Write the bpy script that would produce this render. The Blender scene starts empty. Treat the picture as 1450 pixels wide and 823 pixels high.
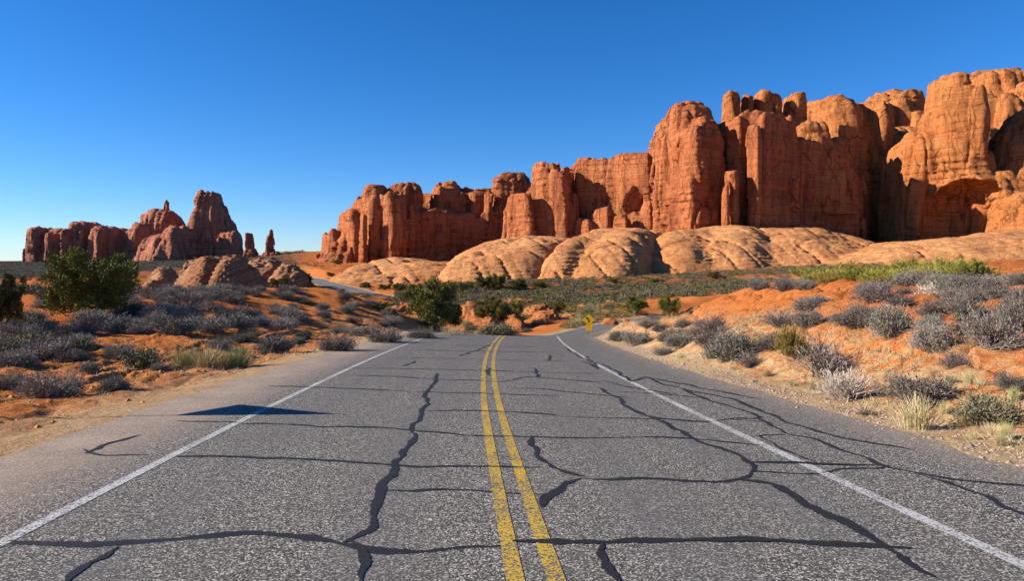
import bpy, math, random, numpy as np
from mathutils import Vector
R = math.radians
rng = np.random.default_rng(7); random.seed(7)
sc = bpy.context.scene; COL = sc.collection
FPX, CU, HV = 1000.0, 725.0, 368.0            # focal length in px of the 1450 px photo, principal column, horizon row
def P(u, v, y): return ((u-CU)/FPX*y, y, (HV-v)/FPX*y)
def sstep(a, b, x): t = np.clip((x-a)/(b-a), 0, 1); return t*t*(3-2*t)

# ------------------------------------------------------------------ noise
LAT = np.random.default_rng(3).random((64,64,64)).astype(np.float32)
def vn(x, y, z):
    xi = np.floor(x).astype(np.int32); yi = np.floor(y).astype(np.int32); zi = np.floor(z).astype(np.int32)
    fx = (x-xi).astype(np.float32); fy = (y-yi).astype(np.float32); fz = (z-zi).astype(np.float32)
    fx = fx*fx*(3-2*fx); fy = fy*fy*(3-2*fy); fz = fz*fz*(3-2*fz)
    x0=xi&63; x1=(xi+1)&63; y0=yi&63; y1=(yi+1)&63; z0=zi&63; z1=(zi+1)&63
    def L(a,b,t): return a+(b-a)*t
    return L(L(L(LAT[x0,y0,z0],LAT[x1,y0,z0],fx),L(LAT[x0,y1,z0],LAT[x1,y1,z0],fx),fy),
             L(L(LAT[x0,y0,z1],LAT[x1,y0,z1],fx),L(LAT[x0,y1,z1],LAT[x1,y1,z1],fx),fy),fz)*2-1
def fbm(x, y, z, o=3):
    s = 0; a = 1.0; t = 0
    for i in range(o):
        s = s + a*vn(x*2**i+i*17.3, y*2**i+i*5.1, z*2**i+i*9.7); t += a; a *= .5
    return s/t

# ------------------------------------------------------------------ object helpers
def meta(o, label=None, cat=None, group=None, kind=None):
    if label: o['label'] = label
    if cat: o['category'] = cat
    if group: o['group'] = group
    if kind: o['kind'] = kind
    return o
def npmesh(name, V, Fc, mats, smooth=True, mi=None):
    V = np.asarray(V, np.float32); Fc = np.asarray(Fc, np.int32)
    me = bpy.data.meshes.new(name); k = Fc.shape[1]
    me.vertices.add(len(V)); me.vertices.foreach_set('co', V.ravel())
    me.loops.add(Fc.size); me.loops.foreach_set('vertex_index', Fc.ravel())
    me.polygons.add(len(Fc)); me.polygons.foreach_set('loop_start', np.arange(0, Fc.size, k, dtype=np.int32))
    me.polygons.foreach_set('loop_total', np.full(len(Fc), k, np.int32))
    me.polygons.foreach_set('use_smooth', np.full(len(Fc), smooth))
    for m in (mats if isinstance(mats, (list, tuple)) else [mats]): me.materials.append(m)
    if mi is not None: me.polygons.foreach_set('material_index', np.asarray(mi, np.int32))
    me.update(calc_edges=True); me.validate()
    return me
def obj(name, me, parent=None, loc=(0,0,0)):
    o = bpy.data.objects.new(name, me); COL.objects.link(o); o.location = loc
    if parent: o.parent = parent
    return o
def empty(name, loc, rz=0):
    o = bpy.data.objects.new(name, None); COL.objects.link(o); o.location = loc; o.rotation_euler.z = rz
    o.empty_display_size = .3
    return o
def attr(me, name, vals):
    a = me.attributes.new(name, 'FLOAT', 'POINT'); a.data.foreach_set('value', np.asarray(vals, np.float32))

# ------------------------------------------------------------------ materials
class NT:
    def __init__(s, name):
        s.m = bpy.data.materials.new(name); s.m.use_nodes = True; s.t = s.m.node_tree; s.n = s.t.nodes; s.l = s.t.links
        s.b = s.n['Principled BSDF']; s.b.inputs['Roughness'].default_value = .95
        s.b.inputs['Specular IOR Level'].default_value = .15
    def new(s, typ, **kw):
        n = s.n.new(typ)
        for k, v in kw.items(): setattr(n, k, v)
        return n
    def pos(s, scale=(1,1,1), obj=False):
        if not hasattr(s, '_g'):
            s._g = s.new('ShaderNodeNewGeometry'); s._tc = s.new('ShaderNodeTexCoord')
        mp = s.new('ShaderNodeMapping'); mp.inputs['Scale'].default_value = scale
        s.l.new(s._tc.outputs['Object'] if obj else s._g.outputs['Position'], mp.inputs[0]); return mp.outputs[0]
    def noise(s, vec, scale, detail=4, rough=.6, dist=0):
        n = s.new('ShaderNodeTexNoise'); n.inputs['Scale'].default_value = scale; n.inputs['Detail'].default_value = detail
        n.inputs['Roughness'].default_value = rough; n.inputs['Distortion'].default_value = dist
        s.l.new(vec, n.inputs['Vector']); return n.outputs[0]
    def vor(s, vec, scale, feat='F1', out=0):
        n = s.new('ShaderNodeTexVoronoi'); n.feature = feat; n.inputs['Scale'].default_value = scale
        s.l.new(vec, n.inputs['Vector']); return n.outputs[out]
    def ramp(s, fac, stops):
        r = s.new('ShaderNodeValToRGB'); e = r.color_ramp.elements
        while len(e) < len(stops): e.new(.5)
        for i, (p, c) in enumerate(stops):
            e[i].position = p; e[i].color = (*c, 1) if isinstance(c, tuple) else (c, c, c, 1)
        s.l.new(fac, r.inputs[0]); return r.outputs[0]
    def mix(s, fac, a, b, mode='MIX'):
        n = s.new('ShaderNodeMix'); n.data_type = 'RGBA'; n.blend_type = mode
        for i, x in ((0, fac), (6, a), (7, b)):
            if hasattr(x, 'links'): s.l.new(x, n.inputs[i])
            else: n.inputs[i].default_value = (*x, 1) if isinstance(x, tuple) else x
        return n.outputs[2]
    def math(s, op, a, b=0.0):
        n = s.new('ShaderNodeMath'); n.operation = op
        for i, x in ((0, a), (1, b)):
            if hasattr(x, 'links'): s.l.new(x, n.inputs[i])
            else: n.inputs[i].default_value = x
        return n.outputs[0]
    def attr(s, name):
        n = s.new('ShaderNodeAttribute'); n.attribute_name = name; return n.outputs['Fac']
    def bump(s, h, dist, strength=1.0, prev=None):
        n = s.new('ShaderNodeBump'); n.inputs['Distance'].default_value = dist; n.inputs['Strength'].default_value = strength
        s.l.new(h, n.inputs['Height'])
        if prev: s.l.new(prev, n.inputs['Normal'])
        s.l.new(n.outputs[0], s.b.inputs['Normal']); return n.outputs[0]
    def col(s, c):
        if hasattr(c, 'links'): s.l.new(c, s.b.inputs['Base Color'])
        else: s.b.inputs['Base Color'].default_value = (*c, 1)
        return s

def rock_mat(name, c1, c2, c3, varnish, sc_=1.0, streak=.55, bed=.5, vert=1.0, tilt=0, lay=1.0):
    m = NT(name)
    big = m.noise(m.pos(), .035/sc_, 5, .6)
    c = m.mix(m.ramp(big, [(.35, 0.), (.65, 1.)]), c1, c2)
    tv = m.new('ShaderNodeVectorRotate'); tv.rotation_type = 'Y_AXIS'; tv.inputs['Angle'].default_value = R(tilt); m.l.new(m.pos(), tv.inputs[0])
    def tp_(sc3):
        mm = m.new('ShaderNodeMapping'); mm.inputs['Scale'].default_value = sc3; m.l.new(tv.outputs[0], mm.inputs[0]); return mm.outputs[0]
    beds = m.noise(tp_((.03, .03, .55)), 1/sc_, 4, .65, .3)
    c = m.mix(m.math('MULTIPLY', m.ramp(beds, [(.42, 0.), (.62, 1.)]), bed), c, c3)
    fine = m.noise(m.pos(), .9/sc_, 5, .7)
    c = m.mix(m.ramp(fine, [(.3, .35), (.7, 0.)]), c, tuple(x*.55 for x in c1))
    st = m.noise(m.pos((1, 1, .07)), .16/sc_, 5, .7, .4)
    c = m.mix(m.math('MULTIPLY', m.ramp(st, [(.5, 0.), (.68, 1.)]), streak), c, varnish)
    wv = m.new('ShaderNodeVectorMath'); wv.operation = 'ADD'; nz = m.new('ShaderNodeTexNoise'); nz.inputs['Scale'].default_value = .11/sc_; nz.inputs['Detail'].default_value = 4
    m.l.new(m.pos(), nz.inputs['Vector']); sv = m.new('ShaderNodeVectorMath'); sv.operation = 'SCALE'; sv.inputs['Scale'].default_value = 7*sc_
    m.l.new(nz.outputs['Color'], sv.inputs[0]); m.l.new(m.pos((1, 1, .28)), wv.inputs[0]); m.l.new(sv.outputs[0], wv.inputs[1])
    ck = m.ramp(m.vor(wv.outputs[0], .17/sc_, 'DISTANCE_TO_EDGE'), [(0., 1.), (.045, 0.)])
    ckm = m.math('MULTIPLY', ck, m.ramp(m.noise(m.pos(), .09/sc_, 3), [(.42, 0.), (.58, .8*min(1, .15+vert))]))
    c = m.mix(ckm, c, tuple(x*.22 for x in c1))
    m.col(c)
    v1 = m.noise(m.pos((1, 1, .12)), .33/sc_, 6, .68, .5)
    b = m.bump(m.ramp(v1, [(.25, 0.), (.75, 1.)]), 2.6*sc_*vert, .9)
    cr = m.vor(m.pos((1, 1, .35)), .14/sc_, 'DISTANCE_TO_EDGE')
    b = m.bump(m.ramp(cr, [(0., 0.), (.06, 1.)]), 1.3*sc_*vert, .8, b)
    v2 = m.noise(tp_((.05, .05, .9)), 1/sc_, 5, .7, .6)
    b = m.bump(v2, 2.0*sc_*lay, .95, b)
    c2 = m.ramp(m.noise(tp_((.06, .06, 1.6)), 1/sc_, 3, .6, .4), [(.36, .55*lay), (.44, 0.)]); m.col(m.mix(c2, c, tuple(k*.5 for k in c1)))
    b = m.bump(m.math('SUBTRACT', 1.0, ckm), 1.2*sc_, .9, b)
    b = m.bump(fine, 1.0*sc_, .9, b)
    b = m.bump(m.noise(m.pos((1,1,1.6)), 2.6/sc_, 4, .7), .5*sc_, .9, b)
    return m.m
M_red = rock_mat('red_sandstone', (.60,.17,.062), (.68,.24,.095), (.75,.33,.14), (.20,.05,.035), streak=.65)
M_orange = rock_mat('orange_sandstone', (.64,.20,.06), (.72,.28,.09), (.76,.35,.13), (.25,.07,.038), streak=.4)
M_far = rock_mat('far_sandstone', (.60,.18,.10), (.70,.28,.16), (.72,.36,.23), (.22,.08,.06), 1.3)
M_slick = rock_mat('slickrock_stone', (.68,.30,.11), (.76,.38,.155), (.50,.175,.065), (.34,.12,.055), .6, streak=.7, bed=.6, vert=.3, tilt=6, lay=.7)
M_slab = rock_mat('layered_slab_stone', (.46,.21,.10), (.58,.33,.17), (.36,.13,.07), (.24,.10,.06), .3, streak=.3, bed=.8, vert=.4, tilt=28)
M_boul = rock_mat('boulder_stone', (.54,.18,.06), (.62,.27,.10), (.42,.13,.05), (.22,.07,.035), .09, tilt=12)

def ground_mat():
    m = NT('desert_ground'); m.b.inputs['Specular IOR Level'].default_value = 0
    n1 = m.noise(m.pos(), .25, 6, .65); n2 = m.noise(m.pos(), 4, 6, .7); n3 = m.noise(m.pos(), 26, 4, .7)
    c = m.mix(m.ramp(n1, [(.35, 0.), (.65, 1.)]), (.45,.138,.036), (.53,.195,.058))
    c = m.mix(m.ramp(n2, [(.35, .6), (.6, 0.)]), c, (.34,.09,.03))
    c = m.mix(m.ramp(n3, [(.55, 0.), (.8, .5)]), c, (.62,.36,.18))
    # pale grit beside the pavement
    sh = m.math('MULTIPLY', m.attr('verge'), m.ramp(m.noise(m.pos(), 1.6, 6, .7), [(.3, .45), (.62, 1.)]))
    grit = m.mix(n3, (.33,.24,.14), (.54,.425,.27))
    c = m.mix(sh, c, grit)
    litter = m.math('MULTIPLY', m.attr('litter'), m.ramp(m.noise(m.pos(), 2.2, 6, .75), [(.42, 0.), (.56, .85)]))
    c = m.mix(litter, c, m.mix(n3, (.42,.30,.15), (.66,.52,.30)))
    # low cover on the far plain
    vg = m.math('MULTIPLY', m.attr('cover'), m.ramp(m.noise(m.pos((.5,1.6,1)), .09, 6, .72), [(.33, .55), (.55, 1.)]))
    c = m.mix(vg, c, m.mix(m.noise(m.pos(), .6, 5, .75), (.028,.031,.032), (.075,.070,.062)))
    m.col(c)
    b = m.bump(n2, .2, .9); b = m.bump(n3, .04, 1., b)
    cl = m.vor(m.pos(), 7)
    m.bump(cl, .05, .5, b)
    return m.m
M_ground = ground_mat()

def asphalt():
    m = NT('worn_asphalt')
    v = m.vor(m.pos(), 92, 'F1', 1)
    sep = m.new('ShaderNodeSeparateColor'); m.l.new(v, sep.inputs[0])
    g = m.ramp(sep.outputs[0], [(0., (.012,.0115,.0105)), (.4, (.060,.057,.052)), (.72, (.172,.160,.145)), (1., (.74,.67,.59))])
    big = m.noise(m.pos((1,.25,1)), .9, 5, .6)
    c = m.mix(m.ramp(big, [(.38, .0), (.62, .38)]), g, (.128,.119,.108))
    mid = m.noise(m.pos(), 14, 4, .7)
    c = m.mix(m.ramp(mid, [(.3, .30), (.6, 0.)]), c, (.08,.077,.08))
    c = m.mix(m.math('MULTIPLY', m.attr('track'), m.ramp(m.noise(m.pos((1,.12,1)), 2.2, 5, .7), [(.3, .35), (.7, 1.)])), c, (.11,.107,.11))
    e = m.math('MULTIPLY', m.attr('edge'), m.ramp(m.noise(m.pos(), 1.1, 6, .7), [(.25, .35), (.65, 1.)]))
    c = m.mix(m.math('MULTIPLY', e, .85), c, m.mix(sep.outputs[1], (.20,.145,.11), (.50,.385,.29)))
    m.col(c); m.b.inputs['Roughness'].default_value = .9; m.b.inputs['Specular IOR Level'].default_value = .05
    m.bump(sep.outputs[0], .004, .6)
    return m.m
M_asph = asphalt()
def paint(name, c1, c2, wear):
    m = NT(name)
    v = m.vor(m.pos(), 70, 'F1', 1); sep = m.new('ShaderNodeSeparateColor'); m.l.new(v, sep.inputs[0])
    n = m.noise(m.pos(), 16, 5, .75); n4 = m.noise(m.pos(), 1.3, 4, .7)
    c = m.mix(n, c1, c2)
    w = m.ramp(m.math('ADD', m.math('MULTIPLY', sep.outputs[0], .55), m.math('MULTIPLY', n4, .75)), [(wear, 0.), (wear+.1, 1.)])
    c = m.mix(w, c, (.10,.095,.09)); m.col(c); m.b.inputs['Roughness'].default_value = .7
    m.bump(sep.outputs[0], .004, .5)
    return m.m
M_white = paint('white_road_paint', (.33,.33,.33), (.52,.51,.49), .68)
M_yellow = paint('yellow_road_paint', (.38,.24,.015), (.55,.36,.045), .64)
def tar():
    m = NT('tar_seal'); v = m.noise(m.pos(), 9, 5, .75); g = m.noise(m.pos(), 70, 3, .8)
    c = m.mix(v, (.011,.010,.010), (.026,.024,.023))
    c = m.mix(m.ramp(g, [(.6, 0.), (.72, .7)]), c, (.12,.11,.10))
    m.col(c); m.b.inputs['Roughness'].default_value = .6; m.b.inputs['Specular IOR Level'].default_value = .2
    m.bump(g, .004, .7)
    ms = m.new('ShaderNodeMixShader'); tb = m.new('ShaderNodeBsdfTransparent'); fac = m.ramp(m.math('ADD', m.attr('rim'), m.math('MULTIPLY', m.math('SUBTRACT', m.noise(m.pos(), 45, 4, .8), .5), 1.5)), [(.46, 0.), (.60, 1.)])
    m.l.new(fac, ms.inputs[0]); m.l.new(m.b.outputs[0], ms.inputs[1]); m.l.new(tb.outputs[0], ms.inputs[2])
    m.l.new(ms.outputs[0], m.n['Material Output'].inputs[0]); return m.m
M_tar = tar()
def leaf(name, a, b, sc_=2.5, tr=0):
    m = NT(name)
    oi = m.new('ShaderNodeObjectInfo')
    n = m.noise(m.pos(), sc_, 4, .7)
    c = m.mix(m.ramp(n, [(.3, 0.), (.7, 1.)]), a, b)
    hs = m.new('ShaderNodeHueSaturation'); m.l.new(c, hs.inputs['Color'])
    m.l.new(m.math('ADD', m.math('MULTIPLY', m.math('FRACT', m.math('MULTIPLY', oi.outputs['Random'], 7.31)), .7), .65), hs.inputs['Value'])
    m.l.new(m.math('ADD', m.math('MULTIPLY', oi.outputs['Random'], .06), .47), hs.inputs['Hue'])
    m.col(hs.outputs[0]); return m.m
M_sage = leaf('sagebrush_leaf', (.125,.115,.092), (.28,.25,.205), 6)
M_twig = leaf('brush_twig', (.10,.08,.075), (.25,.20,.18), 8)
M_green = leaf('greygreen_leaf', (.115,.115,.055), (.23,.21,.115), 6)
M_bright = leaf('yellowgreen_stem', (.17,.155,.03), (.33,.28,.07), 5)
M_straw = leaf('straw_blade', (.42,.33,.17), (.66,.56,.36), 7)
M_olive = leaf('olive_grass', (.24,.22,.08), (.42,.38,.17), 5)
M_dead = leaf('bleached_twig', (.30,.26,.21), (.52,.46,.38), 6)
M_jun = leaf('juniper_leaf', (.055,.062,.015), (.21,.185,.045), 1.6)
M_bark = leaf('juniper_bark', (.10,.075,.055), (.19,.15,.12), 6)

# ------------------------------------------------------------------ road path
def zr(y): return -1.72-.066*y
ctrl = [(.47-.072*y+.0016*max(0, y-6)**2, y, zr(y)) for y in (-30,-20,-10,0,6,12,18,24,30,36,40)]
ctrl += [(-.3,45,-4.78),(.5,52,-5.75),(2.8,62,-7.2),(6.5,73,-8.2),(11,84,-8.5),(18,95,-8.3),(29,104,-8.1),(44,113,-8),(62,125,-7.7),
         (80,145,-7.4),(84,170,-7.2),(72,190,-7.3),(54,198,-7.5),(31,196,-7.6),(6,180,-8.1),(-18,160,-8.8),(-33,170,-8.8),(-48,205,-8.5),
         (-66,250,-8.3),(-85,300,-8.2),(-110,340,-8)]
ctrl = np.array(ctrl)
def catmull(Pn, n=10):
    out = []
    Q = np.vstack([2*Pn[0]-Pn[1], Pn, 2*Pn[-1]-Pn[-2]])
    for i in range(1, len(Q)-2):
        p0,p1,p2,p3 = Q[i-1:i+3]
        for k in range(n):
            t = k/n
            out.append(.5*((2*p1)+(-p0+p2)*t+(2*p0-5*p1+4*p2-p3)*t*t+(-p0+3*p1-3*p2+p3)*t**3))
    out.append(Q[-2]); return np.array(out)
path = catmull(ctrl, 12)
seg = np.linalg.norm(np.diff(path[:, :2], axis=0), axis=1); S = np.concatenate([[0], np.cumsum(seg)])
# resample evenly
NS = 900; Sd = np.concatenate([np.linspace(0, 110, 500, endpoint=False), np.linspace(110, S[-1], 400)])
RP = np.stack([np.interp(Sd, S, path[:, k]) for k in range(3)], 1)
T = np.gradient(RP[:, :2], axis=0); T /= np.linalg.norm(T, axis=1)[:, None]
Nr = np.stack([T[:, 1], -T[:, 0]], 1)                     # to the right
S0 = np.interp(0, RP[:200, 1], Sd[:200])                   # arc length at camera
def WL(s): return 5.85-1.9*sstep(S0+45, S0+75, s)
def WR(s): return 5.35-1.3*sstep(S0+45, S0+75, s)
def bank(s): return .022*sstep(S0+12, S0+38, s)*(1-sstep(S0+50, S0+90, s))
def road_xyz(i, L, dz=0):
    L = np.asarray(L); return np.stack([RP[i,0]+Nr[i,0]*L, RP[i,1]+Nr[i,1]*L, RP[i,2]-bank(Sd[i])*L+dz+L*0], -1)
def nearest(x, y):
    """signed lateral distance, arc length, road height for many points"""
    n = len(x); Lr = np.full(n, 1e3); Ss = np.zeros(n); Z = np.zeros(n)
    idx = np.where((x > -130) & (x < 110) & (y > -30) & (y < 360))[0]
    C2 = RP[::3]; 
    for k in range(0, len(idx), 60000):
        ii = idx[k:k+60000]; X = x[ii]; Y = y[ii]
        d = (X[:, None]-C2[None, :, 0])**2+(Y[:, None]-C2[None, :, 1])**2
        j = np.clip(np.argmin(d, 1)*3, 1, NS-2)
        dx = X-RP[j, 0]; dy = Y-RP[j, 1]
        along = dx*T[j, 0]+dy*T[j, 1]; lat = dx*Nr[j, 0]+dy*Nr[j, 1]
        s = Sd[j]+along; zz = np.interp(s, Sd, RP[:, 2])
        far = np.sqrt(d.min(1))
        Lr[ii] = np.where(np.abs(along) > 3, np.sign(lat)*far, lat); Ss[ii] = s; Z[ii] = zz-bank(s)*lat
    return Lr, Ss, Z

# ------------------------------------------------------------------ terrain
cp = []
for y in (-20, 0, 8, 16):
    cp += [(-7.5, y, zr(y)-.05), (7.2, y, zr(y)+.08), (-14, y, zr(y)*.9-.25)]
cp += [(-30,0,-2.2),(-30,-20,-1),(-60,0,-2),(-26,14,-2.5),(-11,20,-3.02),(-16,24,-2.95),(-9.5,30,-3.5),(-15,32,-2.9),(-23,34,-2.85),(-40,40,-2.8),(-14.5,42,-2.85),
       (-9.5,40,-3.9),(-60,60,-2.7),(-42,60,-3.3),(-29,70,-3.8),(-20,60,-3.0),(-13.8,55,-2.35),(-10.2,50,-3.5),(-7.2,46,-4.3)]
cp += [(14,-20,0.6),(10,0,-.9),(20,0,.4),(14,6,-.5),(30,10,.4),(40,-10,1.5),P(1450,590,9.5),P(1450,500,12.5),(13,18,-.45),P(1300,480,15),P(1100,450,22),
       P(1000,470,27),P(905,481,32),P(1410,386,25),P(1260,388,27),P(1110,397,31),P(1005,427,36),P(935,449,42),(26,26,.2),(45,30,.6),
       (20,42,-.7),(30,55,-1.6),(16,50,-2.9),(24,68,-5),(50,70,-3),(80,60,0),(60,95,-5.5),(100,110,-3.5),(150,80,1)]
cp += [(-9,72,-8.6),(-16,82,-8.6),(-30,95,-7.4),(-55,95,-5),(-90,90,-3.5),(0,90,-9.2),(-4,105,-8.6),P(600,448,112),P(760,446,112),P(500,436,125),P(430,410,135),(-55,140,-6.2),(-85,140,-6.4),(-120,150,-7)]
cp += [P(700,425,140),P(800,428,135),P(900,433,110),P(960,425,120),P(1010,412,140),P(850,410,170),P(700,413,170),P(600,421,165),P(520,410,195),P(700,402,215),P(850,399,215),
       P(950,396,210),P(1050,390,210),P(1150,384,210),P(1300,376,200),P(1500,372,190),P(1800,360,190),(250,100,3),
       P(470,396,290),P(560,404,240),P(640,402,240),P(480,372,420),P(560,372,420),P(640,372,400),P(440,360,470),P(410,358,560),
       P(380,366,450),P(340,372,330),P(240,392,260),P(100,392,330),P(-100,392,400),P(60,391,520),P(200,388,520),P(0,391,620),P(300,376,640),
       P(60,372,860),P(250,370,860),P(-200,374,860),P(380,362,860),P(0,370,1400),P(400,366,1400),(-1500,900,-10),(-500,300,-10),(-200,60,-3),
       (0,1400,0),(600,1400,0),(150,600,10),(400,400,10),(-2000,4500,-12),(0,4500,-12),(3000,4500,-12),(700,100,10),(300,-20,4),(-300,-20,-3)]
cp = np.array(cp)
def warp(x, y):
    yy = np.maximum(y, -20)
    w = np.sqrt(x*x+(yy+20)**2)+8
    return np.stack([x/w*3.2, np.log(w)*2.4+yy*.0], -1)
_w = warp(cp[:, 0], cp[:, 1]); _k = np.sqrt(((_w[:, None]-_w[None])**2).sum(-1)+.004)
_A = np.zeros((len(cp)+1,)*2); _A[:-1, :-1] = _k+np.eye(len(cp))*-.004; _A[-1, :-1] = 1; _A[:-1, -1] = 1
_c = np.linalg.solve(_A, np.append(cp[:, 2], 0))
def base_z(x, y):
    out = np.empty(len(x)); q = warp(x, y)
    for k in range(0, len(x), 50000):
        d = np.sqrt(((q[k:k+50000, None]-_w[None])**2).sum(-1)+.004)
        out[k:k+50000] = d@_c[:-1]+_c[-1]
    return out
def terrain(x, y, detail=True, info=False):
    x = np.asarray(x, float); y = np.asarray(y, float)
    z = base_z(x, y); L, s, zrd = nearest(x, y)
    a = np.abs(L)-np.where(L < 0, WL(s), WR(s))
    near = 1-sstep(S0+50, S0+80, s)
    out = np.clip(a/(1.2*near+7*(1-near)+1.2), 0, 1); w = out*out*(3-2*out)
    r = np.hypot(x, y)
    if detail:
        am = sstep(.05, 1.1, a)
        n = fbm(x*.22, y*.22, 0*x, 3)*.22*np.clip(r/40, .35, 2.5)
        n2 = fbm(x*1.3, y*1.3, 0*x+4, 3)*.12*(1-sstep(60, 150, r))
        rid = 1-np.abs(vn(x*.9, y*.9, 0*x+9)); n3 = -(rid**8)*.16*(1-sstep(30, 60, r))*sstep(7, 12, x)
        rid = 1-np.abs(vn(x*1.5+y*.1, y*.35, 0*x+19)); n3 = n3-(rid**6)*.09*(1-sstep(30, 60, r))*sstep(-5, -7, x)+(1-np.abs(vn(x*2.2, y*2.2, 0*x+29)))**3*.06*(1-sstep(25, 50, r))
        z = z+(n+n2+n3)*am
    if detail:
        rt = (1-np.abs(vn(L*2.0+.5*vn(s*.3, L*0, L*0), s*.16, 0*x+5)))**6; ck_ = np.abs(vn(x*3.1, y*3.1, 0*x+2))
        z = z-(rt*.13+ck_*.05-.03)*sstep(.15, .7, a)*(1-sstep(5, 9, a))*(L < 0)*(1-sstep(35, 50, r))
        rl = (1-np.abs(vn(x*.8+z*.6, y*.55-z*.8, 0*x+33)))**9; z = z-rl*.22*sstep(1.5, 4, a)*(L > 0)*(1-sstep(40, 60, r))
    zz = zrd*(1-w)+z*w-.06*sstep(-.2, -.6, a)
    if info: return zz, a, L, s
    return zz
def raycast(u, v):
    ys = np.exp(np.linspace(math.log(4.5), math.log(900), 900))
    dx = (u-CU)/FPX; dz = (HV-v)/FPX
    z = terrain(ys*dx, ys, False); hit = np.where(ys*dz <= z)[0]
    if len(hit) == 0 or hit[0] == 0: return None
    i = hit[0]; a = ys[i-1]*dz-z[i-1]; b = z[i]-ys[i]*dz; t = a/(a+b+1e-9); yy = ys[i-1]+(ys[i]-ys[i-1])*t
    return np.array([yy*dx, yy, float(terrain([yy*dx], [yy], True)[0])])

def build_ground():
    fine = np.radians(np.linspace(-41, 41, 760)); rough_ = np.radians(np.linspace(41, 319, 90))[1:-1]
    ang = np.concatenate([fine, rough_]); rr = np.exp(np.linspace(math.log(1.5), math.log(9000), 800))
    A, Rr = np.meshgrid(ang, rr, indexing='ij')
    x = (Rr*np.sin(A)).ravel(); y = (Rr*np.cos(A)).ravel()
    z, a, L, s = terrain(x, y, True, True)
    nA, nR = A.shape; i = np.arange(nA)[:, None]; j = np.arange(nR-1)[None]; i2 = (i+1) % nA
    F = np.stack([i*nR+j, i*nR+j+1, i2*nR+j+1, i2*nR+j], -1).reshape(-1, 4)
    me = npmesh('ground', np.stack([x, y, z], 1), F[:, ::-1][:, ::-1], M_ground)
    r = np.hypot(x, y)
    verge = (1-sstep(.3, 2.2, a))*np.where(L < 0, .9, 1.0)
    attr(me, 'verge', verge)
    attr(me, 'litter', np.where(L > 0, (1-sstep(1.5, 5.5, a)), .0)*(r < 60)+.35*(1-sstep(2, 9, a))*(L < 0)*(r < 80))
    u = CU+FPX*x/np.maximum(y, 1); v = HV-FPX*z/np.maximum(y, 1)
    cov = sstep(200, 330, y)*(1-sstep(380, 470, u)*(1-sstep(700, 1200, y)))
    cov = np.maximum(cov, .55*sstep(120, 150, y)*sstep(600, 700, u)*(a > 1))
    cov = np.maximum(cov, 1.8*sstep(330,420,y)*(1-sstep(330,400,u))); cov = np.maximum(cov, sstep(600, 900, y)*.9)
    attr(me, 'cover', np.clip(cov, 0, 1.8))
    o = obj('ground', me); o['kind'] = 'structure'
    return o
build_ground()

def strip(name, i0, i1, L0, L1, dz, mat, parent, nL=2, jig=0):
    ii = np.arange(i0, i1)
    t = np.linspace(0, 1, nL); V = []
    for i in ii:
        s = Sd[i]; a = L0(s) if callable(L0) else L0; b = L1(s) if callable(L1) else L1
        j = jig*vn(np.array([s*1.1]), np.array([0.]), np.array([L0 if not callable(L0) else 0.]))[0] if jig else 0
        V.append(road_xyz(i, a+j*.5+(b-a)*t, dz))
    V = np.array(V); n = len(ii)
    i = np.arange(n-1)[:, None]; j = np.arange(nL-1)[None]
    F = np.stack([i*nL+j, i*nL+j+1, (i+1)*nL+j+1, (i+1)*nL+j], -1).reshape(-1, 4)
    me = npmesh(name, V.reshape(-1, 3), F, mat)
    o = obj(name, me, parent)
    return o
road = strip('road', 0, NS, lambda s: -WL(s)+.16*vn(np.array([s*.9]),np.array([1.]),np.array([3.]))[0], lambda s: WR(s)+.12*vn(np.array([s*1.3]),np.array([2.]),np.array([7.]))[0], .014, M_asph, None, 45)
road['kind'] = 'structure'
co = np.empty(len(road.data.vertices)*3, np.float32); road.data.vertices.foreach_get('co', co); co = co.reshape(-1, 3)
Lv = nearest(co[:, 0].astype(float), co[:, 1].astype(float))
ed = np.maximum(np.clip((-Lv[0]-3.9)/1.3, 0, 1)*1.1, .55*np.clip((Lv[0]-4.5)/.9, 0, 1))
attr(road.data, 'edge', ed*(1-sstep(S0+60, S0+90, Lv[1])*.6))
tr = sum(np.exp(-((Lv[0]-c)/.34)**2) for c in (-2.9, -1.1, 1.1, 2.5))*.55
attr(road.data, 'track', tr)
NEAR = int(np.searchsorted(Sd, S0+120))
for (a, b, mt, nm) in ((-3.86,-3.74,M_white,'edge_line'), (3.13,3.25,M_white,'edge_line'), (-.185,-.07,M_yellow,'centre_line'), (.07,.185,M_yellow,'centre_line')):
    strip(nm, 0, NS, a, b, .018, mt, road, 2)

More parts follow.
